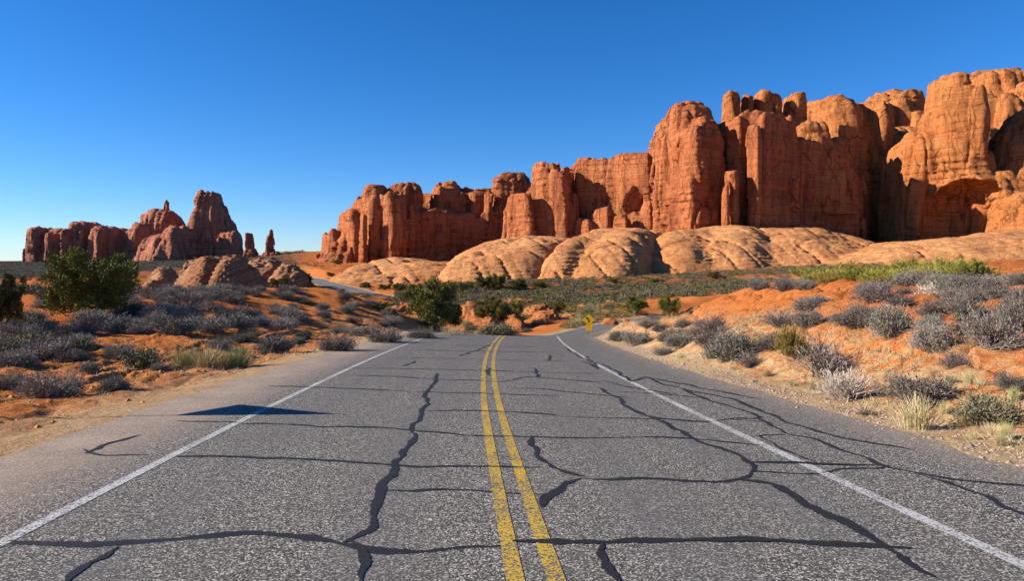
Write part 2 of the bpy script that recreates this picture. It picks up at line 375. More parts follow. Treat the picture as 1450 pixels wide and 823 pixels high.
# tar crack seals, traced on the pavement (photo pixel -> road surface)
def onroad(u, v, dz=.008):
    dx = (u-CU)/FPX; dvz = (v-HV)/FPX
    y = 1.72/(dvz-.066)
    for _ in range(4):
        L, s, z = nearest(np.array([y*dx]), np.array([float(y)])); y = -z[0]/dvz
    return (y*dx, y, z[0]+dz)
SEALS = [
 (.12,[(0,768),(60,775),(120,778),(180,772),(250,765),(360,760),(430,765),(490,777),(540,785),(600,785),(650,776),(725,774)]),
 (.10,[(725,774),(845,774),(925,771),(1030,773),(1125,775),(1245,779),(1295,782)]),
 (.10,[(620,530),(612,545),(600,560),(602,578),(592,597),(582,608),(585,625),(570,645),(553,662),(548,685),(530,725),(512,755),(488,773)]),
 (.12,[(488,770),(508,784),(515,800),(512,830)]),(.10,[(182,772),(160,790),(130,805),(100,830)]),
 (.07,[(235,647),(340,651),(450,655),(560,662),(640,663),(720,664),(767,663)]),
 (.08,[(250,598),(340,600),(450,606),(530,608),(592,612),(660,618),(747,620),(825,622),(915,621),(995,625),(1080,633)]),
 (.06,[(545,697),(600,698),(660,697),(715,700),(775,702)]),
 (.10,[(747,620),(760,632),(764,645),(767,655),(785,670),(825,679)]),(.12,[(825,679),(795,690),(775,700),(770,712),(770,722)]),
 (.10,[(825,679),(870,681),(925,681),(1005,684),(1040,681),(1058,676),(1067,664),(1055,655),(1030,640),(1000,630),(980,620),(940,600),(910,588),(880,570),(850,550)]),
 (.13,[(1040,683),(1095,690),(1130,705),(1155,720),(1205,745),(1245,772),(1285,800),(1325,822)]),
 (.11,[(845,774),(860,800),(884,830)]),
 (.07,[(1050,656),(1125,659),(1185,662),(1245,662)]),(.08,[(1065,671),(1110,672),(1155,673),(1195,667),(1245,667),(1255,661)]),
 (.07,[(895,542),(915,535),(935,544),(965,552),(995,565),(1035,577),(1070,592),(1035,595)]),
 (.08,[(1070,592),(1110,616),(1155,625),(1205,642),(1250,661),(1305,672),(1375,685),(1450,692),(1500,700)]),
 (.07,[(1112,618),(1075,620),(1095,631),(1135,650),(1155,657)]),(.08,[(1300,675),(1355,692),(1450,730),(1500,748)]),
 (.05,[(965,552),(1035,567),(1105,595),(1175,617),(1295,640)]),(.05,[(915,535),(975,547),(1075,567)]),
 (.06,[(600,583),(690,584),(760,588),(825,592),(920,595),(1005,599)]),
 (.06,[(725,550),(785,554),(855,562),(895,565)]),(.05,[(380,548),(500,552),(620,557),(700,559),(790,562)]),
 (.05,[(690,543),(715,541),(740,536),(765,536),(850,543)]),(.06,[(905,590),(950,596),(1010,600)]),
 (.05,[(500,533),(570,535),(640,539),(700,541)]),(.05,[(480,522),(560,523),(650,525),(760,528),(850,530)]),
 (.05,[(560,508),(640,509),(720,511),(800,512)]),(.06,[(846,522),(838,513),(830,505)]),(.07,[(763,536),(758,527),(752,521)]),
 (.07,[(692,533),(690,520)]),(.06,[(570,520),(590,512)]),(.06,[(650,505),(680,495),(700,487)]),(.04,[(600,497),(660,498),(740,499),(790,500)]),
 (.05,[(855,540),(900,551),(960,560)]),(.05,[(780,503),(776,512)]),(.06,[(800,492),(812,500),(830,510),(862,521),(895,542)]),
 (.07,[(823,512),(838,517),(845,524)]),(.04,[(640,490),(700,491),(770,492)]),(.05,[(110,640),(150,645),(210,647)]),
 (.05,[(120,645),(160,630),(200,618)]),(.05,[(1005,599),(1035,595),(1100,600)]),(.04,[(995,565),(920,558),(880,556)]),
]
def smooth(pts, n=8):
    Q = np.array(pts, float)
    if len(Q) < 3: return np.array([Q[0]+(Q[-1]-Q[0])*t for t in np.linspace(0, 1, 12)])
    return catmull(np.hstack([Q, np.zeros((len(Q), 1))]), n)[:, :2]
V = []; F = []; RIM = []
for k, (w, pts) in enumerate(SEALS):
    W = np.array([onroad(u, v, .0185+.0003*(k % 7)) for u, v in smooth(pts)])
    dn = np.linalg.norm(np.diff(W[:, :2], axis=0), axis=1); ss = np.concatenate([[0], np.cumsum(dn)])
    n = max(12, int(ss[-1]/.03)); q = np.linspace(0, ss[-1], n); W = np.stack([np.interp(q, ss, W[:, c]) for c in range(3)], 1)
    d = np.gradient(W[:, :2], axis=0); d /= np.linalg.norm(d, axis=1)[:, None]+1e-9; nn = np.stack([-d[:, 1], d[:, 0]], 1)
    wob = fbm(q*1.6, q*0+k, q*0, 3)*.12+fbm(q*6, q*0+k, q*0+5, 2)*.02
    C2 = W[:, :2]+nn*wob[:, None]*.8
    hw = max(w, .075 if pts[0][1] > 570 else .10)*.32*(1+.45*vn(q*3, q*0+k, q*0+2)+.22*vn(q*9, q*0+k, q*0+2)+.25*vn(q*23, q*0+k, q*0+2))*np.clip(np.minimum(q, ss[-1]-q)/.35+.2, 0, 1)
    b0 = len(V)
    for i in range(n):
        for e in (1.5, .75, -.75, -1.5): V.append((*(C2[i]+nn[i]*hw[i]*e), W[i, 2])); RIM.append(1. if abs(e) > 1 else 0.)
    F += [(b0+4*i+c, b0+4*i+c+1, b0+4*i+c+5, b0+4*i+c+4) for i in range(n-1) for c in range(3)]
cs = obj('crack_seal', npmesh('crack_seal', V, F, M_tar), road); attr(cs.data, 'rim', RIM)

# ------------------------------------------------------------------ rocks: implicit fields -> surface nets
def surface_nets(Fd, org, h):
    Sg = Fd < 0
    c = [Sg[a:Sg.shape[0]-1+a, b:Sg.shape[1]-1+b, d:Sg.shape[2]-1+d] for a in (0,1) for b in (0,1) for d in (0,1)]
    s = sum(x.astype(np.int8) for x in c); act = (s > 0) & (s < 8); I = np.argwhere(act)
    pos = np.zeros((len(I), 3), np.float32); cnt = np.zeros(len(I), np.float32)
    cor = [(a,b,d) for a in (0,1) for b in (0,1) for d in (0,1)]
    val = {o: Fd[I[:,0]+o[0], I[:,1]+o[1], I[:,2]+o[2]] for o in cor}
    for o in cor:
        for ax in range(3):
            if o[ax] == 0:
                p = list(o); p[ax] = 1; p = tuple(p); fa = val[o]; fb = val[p]; cr = (fa < 0) != (fb < 0)
                t = np.where(cr, fa/(fa-fb+1e-12), 0)
                q = np.tile(np.array(o, np.float32), (len(I), 1)); q[:, ax] += t
                pos += q*cr[:, None]; cnt += cr
    Vv = (I+pos/cnt[:, None])*h+org
    ids = np.full(act.shape, -1, np.int32); ids[act] = np.arange(len(I))
    Q = []
    for ax in range(3):
        A = [slice(None)]*3; B = [slice(None)]*3; A[ax] = slice(0, -1); B[ax] = slice(1, None)
        e = np.argwhere(Sg[tuple(A)] != Sg[tuple(B)]); o1, o2 = [a for a in range(3) if a != ax]
        ok = (e[:, o1] > 0) & (e[:, o2] > 0) & (e[:, o1] < Sg.shape[o1]-1) & (e[:, o2] < Sg.shape[o2]-1); e = e[ok]
        def cid(d1, d2):
            q = e.copy(); q[:, o1] += d1; q[:, o2] += d2; return ids[q[:,0], q[:,1], q[:,2]]
        f = np.stack([cid(-1,-1), cid(0,-1), cid(0,0), cid(-1,0)], 1)
        ins = Sg[e[:,0], e[:,1], e[:,2]]
        flip = ins if ax != 1 else ~ins
        f[~flip] = f[~flip][:, ::-1]; Q.append(f)
    Q = np.concatenate(Q); return Vv, Q[(Q >= 0).all(1)]
class Rock:
    def __init__(s): s.p = []
    def add(s, cx, cy, a, b, zt, zb, rot=0, n=3., m=4., tp=.12, sub=False, lean=(0,0)):
        if not sub and zt-zb > 35: m *= min(2.2, max(1, (zt-zb)/(2*min(a, b))/1.7))
        s.p.append((cx, cy, a, b, zt, zb, R(rot), n, m, tp, sub, lean)); return s
    def col(s, u0, u1, vt, y, d, rot=0, n=3., m=4., tp=.10, vb=None, sub=False, lean=(0,0)):
        b = d/2; a = (u1-u0)/2/FPX*y; uc = (u0+u1)/2; cy = y+b*.9
        zt = (HV-vt)/FPX*(y+b*.45); zb = -16 if vb is None else (HV-vb)/FPX*y
        return s.add((uc-CU)/FPX*(y+b*.3), cy, a, b, zt, zb, rot, n, m, tp, sub, lean)
    def blk(s, u, y, Ln, D, th, vt, n=6., m=6., tp=.06, lean=(0,0)):
        """block with its near corner at column u: its end face runs back-left, its long face back-right"""
        t = R(th); x = (u-CU)/FPX*y; cx = x+Ln/2*math.cos(t)-D/2*math.sin(t); cy = y+Ln/2*math.sin(t)+D/2*math.cos(t)
        return s.add(cx, cy, Ln/2, D/2, (HV-vt)/FPX*(y+3), -16, th, n, m, tp, False, lean)
    def build(s, name, h, mat, amp=1., k=1.6, noise=None, parent=None, seed=0, clipz=None):
        lo = np.array([1e9]*3); hi = -lo
        for (cx, cy, a, b, zt, zb, rot, n, m, tp, sub, lean) in s.p:
            if sub: continue
            c, sn = abs(math.cos(rot)), abs(math.sin(rot)); f = 1+tp; ex = (a*c+b*sn)*f+5*amp+abs(lean[0]); ey = (a*sn+b*c)*f+5*amp+abs(lean[1])
            lo = np.minimum(lo, (cx-ex, cy-ey, zb)); hi = np.maximum(hi, (cx+ex, cy+ey, zt+4*amp))
        if clipz is not None: lo[2] = clipz
        N = np.ceil((hi-lo)/h).astype(int)+1
        Fd = np.full(N, 50., np.float32)
        for (cx, cy, a, b, zt, zb, rot, n, m, tp, sub, lean) in s.p:
            c, sn = math.cos(rot), math.sin(rot); f = 1+abs(tp)
            ex = (a*abs(c)+b*abs(sn))*f+7*amp+abs(lean[0]); ey = (a*abs(sn)+b*abs(c))*f+7*amp+abs(lean[1])
            i0 = np.maximum(0, np.floor((np.array([cx-ex, cy-ey, (zb-6*amp if sub else -1e3)])-lo)/h)).astype(int)
            i1 = np.minimum(N, np.ceil((np.array([cx+ex, cy+ey, zt+7*amp])-lo)/h).astype(int)+1)
            if (i1-i0 < 3).any(): continue
            X = (lo[0]+h*np.arange(i0[0], i1[0])-cx).astype(np.float32)[:, None, None]
            Y = (lo[1]+h*np.arange(i0[1], i1[1])-cy).astype(np.float32)[None, :, None]
            Z = (lo[2]+h*np.arange(i0[2], i1[2])).astype(np.float32)[None, None, :]
            if sub:
                zc = (zt+zb)/2; t = 0*Z; zq = np.abs(Z-zc)/((zt-zb)/2); sc2 = 1
            else:
                t = np.clip((Z-zb)/(zt-zb), 0, 1.3); zq = np.maximum(t, 0); sc2 = 1+tp*(1-t)
            X = X-lean[0]*t; Y = Y-lean[1]*t
            xr = np.abs(X*c+Y*sn)/(a*sc2); yr = np.abs(-X*sn+Y*c)/(b*sc2)
            g = ((xr**n+yr**n)**(m/n)+zq**m)**(1/m)
            gx, gy, gz = np.gradient(g, h)
            d = (g-1)/np.maximum(np.sqrt(gx*gx+gy*gy+gz*gz), 1/(max(a, b, zt-zb)*1.6))
            d = np.clip(d, -40, 40)
            sl = tuple(slice(p, q) for p, q in zip(i0, i1)); cur = Fd[sl]
            if sub: Fd[sl] = np.maximum(cur, -d)
            else:
                hh = np.clip(.5+.5*(cur-d)/k, 0, 1); Fd[sl] = cur*(1-hh)+d*hh-k*hh*(1-hh)
        I = np.argwhere(np.abs(Fd) < 7*amp); W = I*h+lo
        x, y, z = W[:, 0]/amp+seed*31.7, W[:, 1]/amp+seed*13.1, W[:, 2]/amp
        q = noise(x, y, z) if noise else cliff_noise(x, y, z)
        Fd[I[:,0], I[:,1], I[:,2]] += q*amp
        Vv, Q = surface_nets(Fd, lo, h)
        lab = np.arange(len(Vv))
        for _ in range(400):
            m_ = lab[Q].min(1); new = lab.copy()
            for c_ in range(4): np.minimum.at(new, Q[:, c_], m_)
            new = new[new]
            if (new == lab).all(): break
            lab = new
        cnt = np.bincount(lab, minlength=len(Vv)); Q = Q[cnt[lab[Q[:, 0]]] > .12*cnt.max()]
        used = np.unique(Q); mp_ = np.zeros(len(Vv), np.int64); mp_[used] = np.arange(len(used)); Vv = Vv[used]; Q = mp_[Q]
        me = npmesh(name, Vv, Q, mat)
        return obj(name, me, parent)
def cliff_noise(x, y, z):
    wx = x+3*vn(x*.05, y*.05, z*.05); wy = y+3*vn(x*.05+9, y*.05, z*.05)
    d = 2.2*fbm(x/17, y/17, z/26, 2)+1.9
    j = 1-np.abs(vn(wx/9, wy/9, z/70)); d += 2.4*j**7
    d -= 2.4*np.abs(vn(wx/7.5+3, wy/7.5, z/24))
    d -= 1.4*np.abs(vn(wx/3.6+5, wy/3.6, z/14))
    d -= .55*np.abs(vn(x/1.9+5, y/1.9, z/4))
    j = 1-np.abs(vn(wx/14+7, wy/14, z/160)); d += 3.0*j**18
    jh = 1-np.abs(vn(x/30, y/30, z/7.5)); d += .9*jh**9
    q = (z/4.3+.9*vn(x/45, y/45, z/40)); d += (q-np.floor(q))*np.maximum(0, .6+1.3*vn(x/20, y/20, z/12))
    q = (z/1.9+1.3*vn(x/35, y/35, z/40)); d += (q-np.floor(q))*np.maximum(0, .2+.9*vn(x/11, y/11, z/9+4))
    return d
def smooth_noise(x, y, z):
    d = 2.0*fbm(x/22, y/22, z/22, 2)
    j = 1-np.abs(vn(x/17+.4*y/17, y/30, z/60)); d += 2.2*j**16
    j = 1-np.abs(vn(x/9-y/22+z/8, y/30, z/40+3)); d += .9*j**16
    q = z/2.4+x/50+.8*vn(x/25, y/25, z/30); d += (q-np.floor(q))*(.6+.8*vn(x/13, y/13, z/9))
    d -= .5*np.abs(vn(x/4.4, y/4.4, z/2.6)); d += .3*vn(x/1.8, y/1.8, z/1.1)
    return d

def thing(o, label, cat, group=None): return meta(o, label, cat, group)

# --- left wall (u 450-745)
r = Rock()
r.blk(470,432,8,20,38,322,m=4,tp=.5).blk(496,424,9,24,38,292,m=4,tp=.35).blk(524,418,9,26,38,274,m=4.5,tp=.22).blk(548,412,16,30,34,266,m=5,tp=.08)
r.col(508,546,261,424,30,0,m=3.5).col(540,602,257,440,34,8,m=3.5).blk(512,412,5,8,30,300,m=4).blk(536,408,5,7,30,330,m=4,tp=.15)
r.col(560,770,270,466,40,-6,n=5,m=5,tp=.02).col(462,612,264,428,44,4,n=2.6,m=2.3,tp=.06).col(590,772,262,474,40,-6,n=4,m=4,tp=.02).blk(552,428,80,20,19,292,n=8,m=8,tp=.02).col(600,668,262,456,26,14,m=4,tp=.05).col(608,662,254,466,34,0,m=3.0)
r.col(655,700,264,458,26,12,m=4,tp=.04).col(690,750,248,452,24,14,m=4,tp=.02).col(688,765,240,462,40,0,m=3.2)
r.col(446,540,332,424,34,10,n=2.6,m=2.2,tp=.5).blk(580,424,6,9,40,284,m=3.5,tp=.15).blk(692,446,5,8,40,264,m=3.5)
thing(r.build('sandstone_wall', .9, M_red, 1.0, seed=1), 'long red rock wall left of centre, lit on its left end and dark across its face', 'cliff')
# --- centre buttress (u 708-915)
r = Rock()
r.blk(798,350,9,22,52,236,n=5,m=6,tp=.65).blk(786,356,8,13,50,227,m=5,tp=.3).blk(768,360,5,10,45,226,m=4,tp=.2).blk(750,352,6,18,50,268,n=4,m=4,tp=.6)
r.col(784,822,238,366,20,5,m=5,tp=.1).blk(815,352,5,8,45,268,m=4,tp=.2).col(808,850,229,380,30,0,m=4).blk(838,362,6,9,40,262,m=4,tp=.1)
r.blk(836,346,6,14,50,304,n=4,m=3.5,tp=.5).blk(862,344,6,14,48,288,n=4,m=3.5,tp=.4)
r.blk(898,345,14,36,56,214,n=5,m=4.5,tp=.16).blk(922,338,8,26,50,210,n=5,m=5,tp=.1).col(880,925,212,350,30,0,m=4)
r.blk(886,338,5,10,45,300,n=4,m=4,tp=.4)
r.col(884,914,270,339,9,-30,n=2,m=2,vb=304,sub=True)
r.col(735,930,244,372,40,-14,n=5,m=5,tp=.03).col(800,935,226,366,34,-14,n=5,m=5,tp=.03)
thing(r.build('sandstone_buttress', .62, M_red, .85, seed=2), 'sunlit red cliff of ribbed columns in the middle, above tan slickrock', 'cliff')
# --- main fin (u 915-1235)
r = Rock()
r.blk(936,303,5,8,30,160,m=5,tp=.03).blk(954,299,7,9,32,186,n=4,m=4,tp=.06).blk(976,297,7,14,34,206,n=5,m=4,tp=.08).blk(984,305,22,20,27,174,n=7,m=4.5,tp=.03).blk(996,308,14,18,30,160,n=5,m=4,tp=.03)
r.col(918,1075,170,330,40,4,n=5,m=6,tp=.03).col(928,1022,154,330,36,10,n=3.4,m=3.4,tp=.02).col(944,1018,143,318,34,8,n=3,m=3.2,tp=.02).col(955,1012,139,320,26,8,n=3,m=2.4,tp=.02).blk(952,298,6,10,35,196,n=4,m=3.5,tp=.2)
r.col(985,1060,172,334,34,8,m=5,tp=.03).blk(1047,310,9,12,26,156,n=6,m=6,tp=.04).blk(1042,301,5,9,32,235,n=4,m=4,tp=.14).blk(1030,300,3,5,32,262,n=4,m=4,tp=.1)
r.blk(1080,304,24,13,24,152,n=7,m=5,tp=.06).blk(1074,301,5,8,32,172,n=4,m=4,tp=.3)
r.blk(1100,316,32,18,17,192,n=8,m=5,tp=.03).blk(1140,322,32,16,15,220,n=8,m=5,tp=.04).blk(1188,328,18,14,14,236,n=5,m=4,tp=.22)
r.col(1150,1208,214,332,26,0,m=3)
thing(r.build('sandstone_fin', .58, M_red, .75, seed=3, k=.9), 'tallest dark red cliff right of centre, its left edge sunlit and split by deep cracks', 'cliff')
# --- towers
r = Rock(); zf = (HV-262)/FPX*330
r.add(P(1160,0,330)[0]-2, 337, 13.5, 13, (HV-167)/FPX*336, zf, R(0), 2.4, 2.2, .12).add(P(1180,0,330)[0], 334, 9.5, 9, (HV-196)/FPX*332, zf-4, 0, 2.6, 3, .2).add(P(1150,0,330)[0], 340, 15, 16, (HV-205)/FPX*332, zf-14, 0, 3, 4, .1)
thing(r.build('banded_dome', .55, M_orange, .7, seed=44, k=.8), 'small lit banded dome on the right shoulder of the tallest cliff, below the towers', 'rock dome')
for (u0, u1, vt, yy, lab) in ((1026,1053,125,338,'leftmost of the four rounded towers on the skyline, narrow and tall'),
        (1054,1073,127,340,'thinnest of the four rounded skyline towers, second from their left'),
        (1072,1115,126,342,'broadest of the four rounded towers on the skyline, flat topped'),
        (1114,1148,129,344,'rightmost of the four rounded skyline towers, with a domed cap')):
    r = Rock(); h0 = 158 if u0 < 1100 else 160
    r.col(u0, u1, vt, yy, 16, 0, m=5, tp=.0, vb=h0+6).col(u0+1, u1-1, h0-1, yy+.5, 17, 0, m=8, tp=.06, vb=260)
    thing(r.build('rock_tower', .7, M_orange, .55, seed=u0, k=.6), lab, 'rock tower', 'towers on the cliff skyline')
# --- upper domes behind
r = Rock()
r.col(1150,1230,134,358,56,10,n=2.8,m=3.0,tp=.05).col(1208,1250,137,358,50,20,n=4,m=5,tp=.05).col(1130,1215,190,350,30,0,m=3,tp=.2)
r.col(1040,1200,205,352,50,0,m=4,tp=.1)
thing(r.build('sandstone_dome', .8, M_orange, .8, seed=4), 'smooth orange rock dome behind the towers, with a dark right side', 'rock dome')
r = Rock()
r.col(1236,1330,121,410,50,0,n=2.6,m=3.2,tp=.2).col(1262,1300,132,398,24,0,m=3).col(1240,1275,140,396,20,0,m=3).col(1290,1330,150,392,20,0,m=3)
r.col(1370,1530,90,420,70,0,n=3,m=4,tp=.2).col(1378,1425,120,400,30,0,m=3).col(1410,1470,128,392,30,0,m=3).col(1440,1560,110,395,40,0,m=3)
thing(r.build('upper_cliff', 1.1, M_orange, 1.0, seed=5), 'knobbly orange upper rim behind the right hand cliffs', 'cliff')
# --- right recess + big buttress
r = Rock()
r.col(1190,1480,176,380,50,0,n=5,m=5,tp=.03).col(1200,1330,222,366,34,4,n=4,m=5,tp=.04).col(1236,1305,210,372,30,0,m=3.5,tp=.1).col(1286,1322,205,358,20,0,m=4,tp=.2)
r.col(1208,1300,264,350,34,4,n=2,m=2.2,vb=340,sub=True)
r.blk(1404,304,12,21,56,112,n=4,m=4,tp=.13).col(1336,1378,99,318,30,0,n=2.6,m=4,tp=.25).col(1322,1358,150,322,26,0,m=3.6,tp=.15).col(1342,1412,205,308,40,4,n=3,m=4.5,tp=.10)
r.col(1284,1372,182,318,30,0,n=3,m=3,tp=.1).col(1262,1330,200,332,24,0,n=3,m=3,tp=.1).col(1336,1500,236,294,44,-4,n=4,m=3.4,tp=.05)
r.col(1348,1448,250,283,42,0,n=2,m=2.3,vb=372,sub=True)
r.col(1412,1480,296,298,20,-20,n=3,m=3,tp=.5)
r.col(1434,1600,140,300,60,-30,n=3,m=3.,tp=.35).col(1440,1580,265,276,40,-10,n=3,m=4,tp=.15)
thing(r.build('arched_cliff', .65, M_orange, .85, seed=6, noise=lambda x,y,z: cliff_noise(x,y,z)*.75), 'bulging orange cliff at the far right with a deep arched alcove at its foot', 'cliff')
# --- slickrock apron
def slick(name, lab, cols, seed, h=.65, amp=.6):
    r = Rock()
    for c in cols: r.col(*c[:5], rot=c[5] if len(c) > 5 else 0, n=2.6, m=c[6] if len(c) > 6 else 2.6, tp=.55)
    thing(r.build(name, h, M_slick, amp, k=4.5, noise=smooth_noise, seed=seed), lab, 'slickrock', 'tan slickrock domes below the cliffs')
slick('slickrock_dome', 'low pale slickrock hump behind the far bend of road', [(462,580,374,262,60,0),(520,668,372,262,60,0),(490,640,366,290,40)], 11)
slick('slickrock_dome', 'tan slickrock dome left of the row, below the ribbed buttress', [(636,745,350,250,70,-10),(690,800,343,256,80,-14),(740,846,336,254,80,-24,3.4),(640,860,333,290,70,0)], 12)
slick('slickrock_dome', 'pair of steep tan slickrock domes with dark gullies between, at the centre', [(818,888,331,250,80,-24,3.4),(862,974,324,248,90,-22,3.4),(800,960,322,285,60,0,3)], 13)
slick('slickrock_dome', 'broad sloping tan slickrock shelf under the tallest cliff', [(944,1060,322,256,90,-20,3.2),(1010,1140,319,256,90,-20,3.0),(1090,1215,324,254,80,-16,2.8),(1130,1250,342,246,60,0),(930,1270,318,290,60,0,3)], 14)
slick('slickrock_dome', 'wide smooth slickrock slope at the right edge, below the alcove', [(1210,1700,334,200,70,-16,2.4),(1330,1750,322,232,70,-10,2.4),(1180,1700,335,262,70,0)], 15)
# --- left butte
r = Rock()
r.col(34,62,320,900,50,0,m=6,tp=.1).col(55,110,322,905,60,0,m=5).col(90,130,312,910,70,0,m=4).col(120,165,318,905,60,0,m=5).col(150,215,322,925,60,8,m=5)
r.col(60,75,326,895,20,0,m=4).col(84,96,322,896,20,0,m=4).col(130,146,320,892,22,0,m=4)
r.col(150,260,320,930,70,0,m=4).col(186,254,292,925,60,0,n=3,m=3.2,tp=.08).col(192,262,330,885,60,-25,m=3,tp=.3).col(180,215,312,915,50,-20,m=3,tp=.3)
r.col(252,326,302,908,80,10,n=4,m=3.6,tp=.06).col(264,318,285,910,56,6,n=4,m=4,tp=.06).col(274,308,269,912,40,0,n=4,m=5,tp=.05)
r.col(300,336,322,900,50,10,n=4,m=4,tp=.06).col(236,266,318,880,50,-30,n=4,m=4,tp=.15).col(278,292,342,866,14,0,m=4,tp=.2).col(140,364,363,890,120,0,m=3)
thing(r.build('sandstone_butte', 1.5, M_far, 1.1, seed=7), 'distant red butte on the left horizon with two peaks and a long low wall', 'butte')
r = Rock(); r.add(*P(235,290,930)[:2], 3.4, 3.2, P(0,282,930)[2], P(0,298,930)[2], 0, 3, 2.4, .25, False, (1.2,0))
thing(r.build('balanced_rock', .8, M_far, .35, seed=8, k=.8), 'tiny balanced rock perched on the left butte, below its main peak', 'rock')
r = Rock(); r.col(346,352.5,329,500,5,0,m=5,tp=.1,vb=362).col(351,358,329,502,5,0,m=5,tp=.1,vb=362).col(343,362,352,498,10,0,m=3,vb=364)
thing(r.build('rock_pillar', .5, M_far, .4, seed=9, k=.7), 'shorter dark rock pillar on the horizon, split into two at its top', 'rock pillar')
r = Rock(); r.col(374.5,387,332,500,6,0,m=5,tp=.05,vb=362).col(379.5,386.5,323,501,4,0,m=4,tp=.2,vb=345).col(370,396,355,498,10,0,m=3,vb=364)
thing(r.build('rock_pillar', .5, M_far, .4, seed=10, k=.7), 'taller dark rock pillar on the horizon, pointed at its top', 'rock pillar')
# --- mid-left slab outcrops
def slab_noise(x, y, z):
    w = z*.86+x*.36+y*.18
    d0 = 0; saw = (w/3.4+.8*vn(x/14,y/14,z/14)) % 1.0; d = 2.6*fbm(x/10, y/10, z/10, 3)+1.8*saw+1.0*vn(x/26, y/26, w/1.2)+.8*vn(x/12, y/12, w/.7)+1.2*fbm(x/2.6, y/2.6, z/2.6, 3)
    j = 1-np.abs(vn(x/6, y/6, z/16)); d += 1.8*j**6
    return d
def wedge_noise(x, y, z):
    w = z*.80+x*.50+y*.2; q = w/2.6+.5*vn(x/16, y/16, z/16); q2 = w/1.1+.7*vn(x/9, y/9, z/9)
    return 1.4*fbm(x/12, y/12, z/12, 2)+1.5*(q-np.floor(q))+.8*(q2-np.floor(q2))-.5*np.abs(vn(x/4, y/4, z/4))
r = Rock(); r.blk(218,142,7,11,42,376,n=4,m=2.6,tp=.9).blk(262,131,8,13,42,361,n=5,m=2.6,tp=.9,lean=(2.5,0)).col(196,225,394,130,8,-20,m=2.6,tp=.4)
thing(r.build('layered_outcrop', .25, M_slab, .3, noise=wedge_noise, seed=16, k=.4), 'tilted layered rock outcrop behind the juniper, its face fanned to the left', 'rock outcrop')
r = Rock(); r.blk(306,129,11,10,30,361,n=5,m=2.4,tp=.8,lean=(-2,0)).col(310,384,388,136,14,22,n=3,m=2.2,tp=.6).col(270,292,398,124,5,0,m=2.6,tp=.3)
thing(r.build('layered_outcrop', .25, M_slab, .3, noise=wedge_noise, seed=17, k=.4), 'wedge shaped layered outcrop sloping down to the right, mostly in shade', 'rock outcrop')
r = Rock(); r.col(275,350,358,215,30,10,n=3,m=2.6,tp=.5).col(320,400,364,205,26,15,n=3,m=2.6,tp=.5).col(370,432,374,195,22,18,n=3,m=2.6,tp=.5).col(245,300,364,230,24,0,m=2.6,tp=.4)
thing(r.build('layered_outcrop', .6, M_slab, .5, noise=slab_noise, seed=18, k=.8), 'long dark hump of broken rock below the two thin pillars', 'rock outcrop')
r = Rock(); r.col(28,70,397,215,20,0,m=2.6,tp=.4).col(60,104,400,205,16,0,m=2.6,tp=.4).col(-20,35,402,210,14,0,m=2.6,tp=.4)
thing(r.build('layered_outcrop', .6, M_boul, .45, noise=slab_noise, seed=19, k=.8), 'low pinkish rock ledge between the two junipers at the far left', 'rock outcrop')
# --- red ledges beyond the crest
def ledges(lab, cols, seed, cat='rock outcrop'):
    r = Rock()
    for c in cols: r.col(*c, m=3., tp=.3)
    thing(r.build('rock_ledge', .25, M_boul, .22, noise=slab_noise, seed=seed, k=.4), lab, cat, 'red ledges beyond the crest of the road')
ledges('broken red ledge beyond the crest, right of the central juniper', [(636,696,428,104,9,20),(652,704,438,98,7,20),(672,724,444,93,6,15)], 21)
ledges('orange ledge with a dark hollow beyond the road crest', [(732,792,430,106,9,18),(746,802,440,97,7,20),(790,828,442,98,6,14)], 22)
ledges('small rubbly ledge between the double juniper and the hollow ledge', [(704,748,443,92,6,25),(722,744,450,87,4,10)], 24)
ledges('long low red ledge under the far road, left of the central juniper', [(540,600,430,118,7,15),(575,625,434,112,6,20)], 25)
ledges('thin orange ledge on the slope above the yellow sign', [(806,870,430,118,7,12),(850,900,426,124,7,10)], 26)
ledges('flat red ledge just above the hollow one', [(700,770,421,128,7,10)], 27)
ledges('pale low ledge beside the lower road behind the yellow sign', [(846,885,449,90,4),(872,905,452,86,3)], 23)

# ------------------------------------------------------------------ plants
def basis(d):
    d = d/(np.linalg.norm(d, axis=1)[:, None]+1e-9); h = np.tile(np.array([0,0,1.]), (len(d), 1)); h[np.abs(d[:,2]) > .95] = (1,0,0)
    a = np.cross(d, h); a /= np.linalg.norm(a, axis=1)[:, None]; return d, a
def blades(Pt, D, ln, w, roll=None, g=rng):
    """thin tapered quads from points Pt along D"""
    n = len(Pt); D, a = basis(D); b = np.cross(D, a); th = g.random(n)*6.28
    s = a*np.cos(th)[:, None]+b*np.sin(th)[:, None]; w = np.broadcast_to(w, (n,))[:, None]; ln = np.broadcast_to(ln, (n,))[:, None]
    V = np.stack([Pt-s*w*.5, Pt+s*w*.5, Pt+D*ln+s*w*.25, Pt+D*ln-s*w*.25], 1).reshape(-1, 3)
    return V, np.arange(4*n).reshape(-1, 4)
def merge(parts, mis):
    V = []; F = []; M = []; o = 0
    for (v, f), m in zip(parts, mis): V.append(v); F.append(f+o); M.append(np.full(len(f), m)); o += len(v)
    return np.concatenate(V), np.concatenate(F), np.concatenate(M)
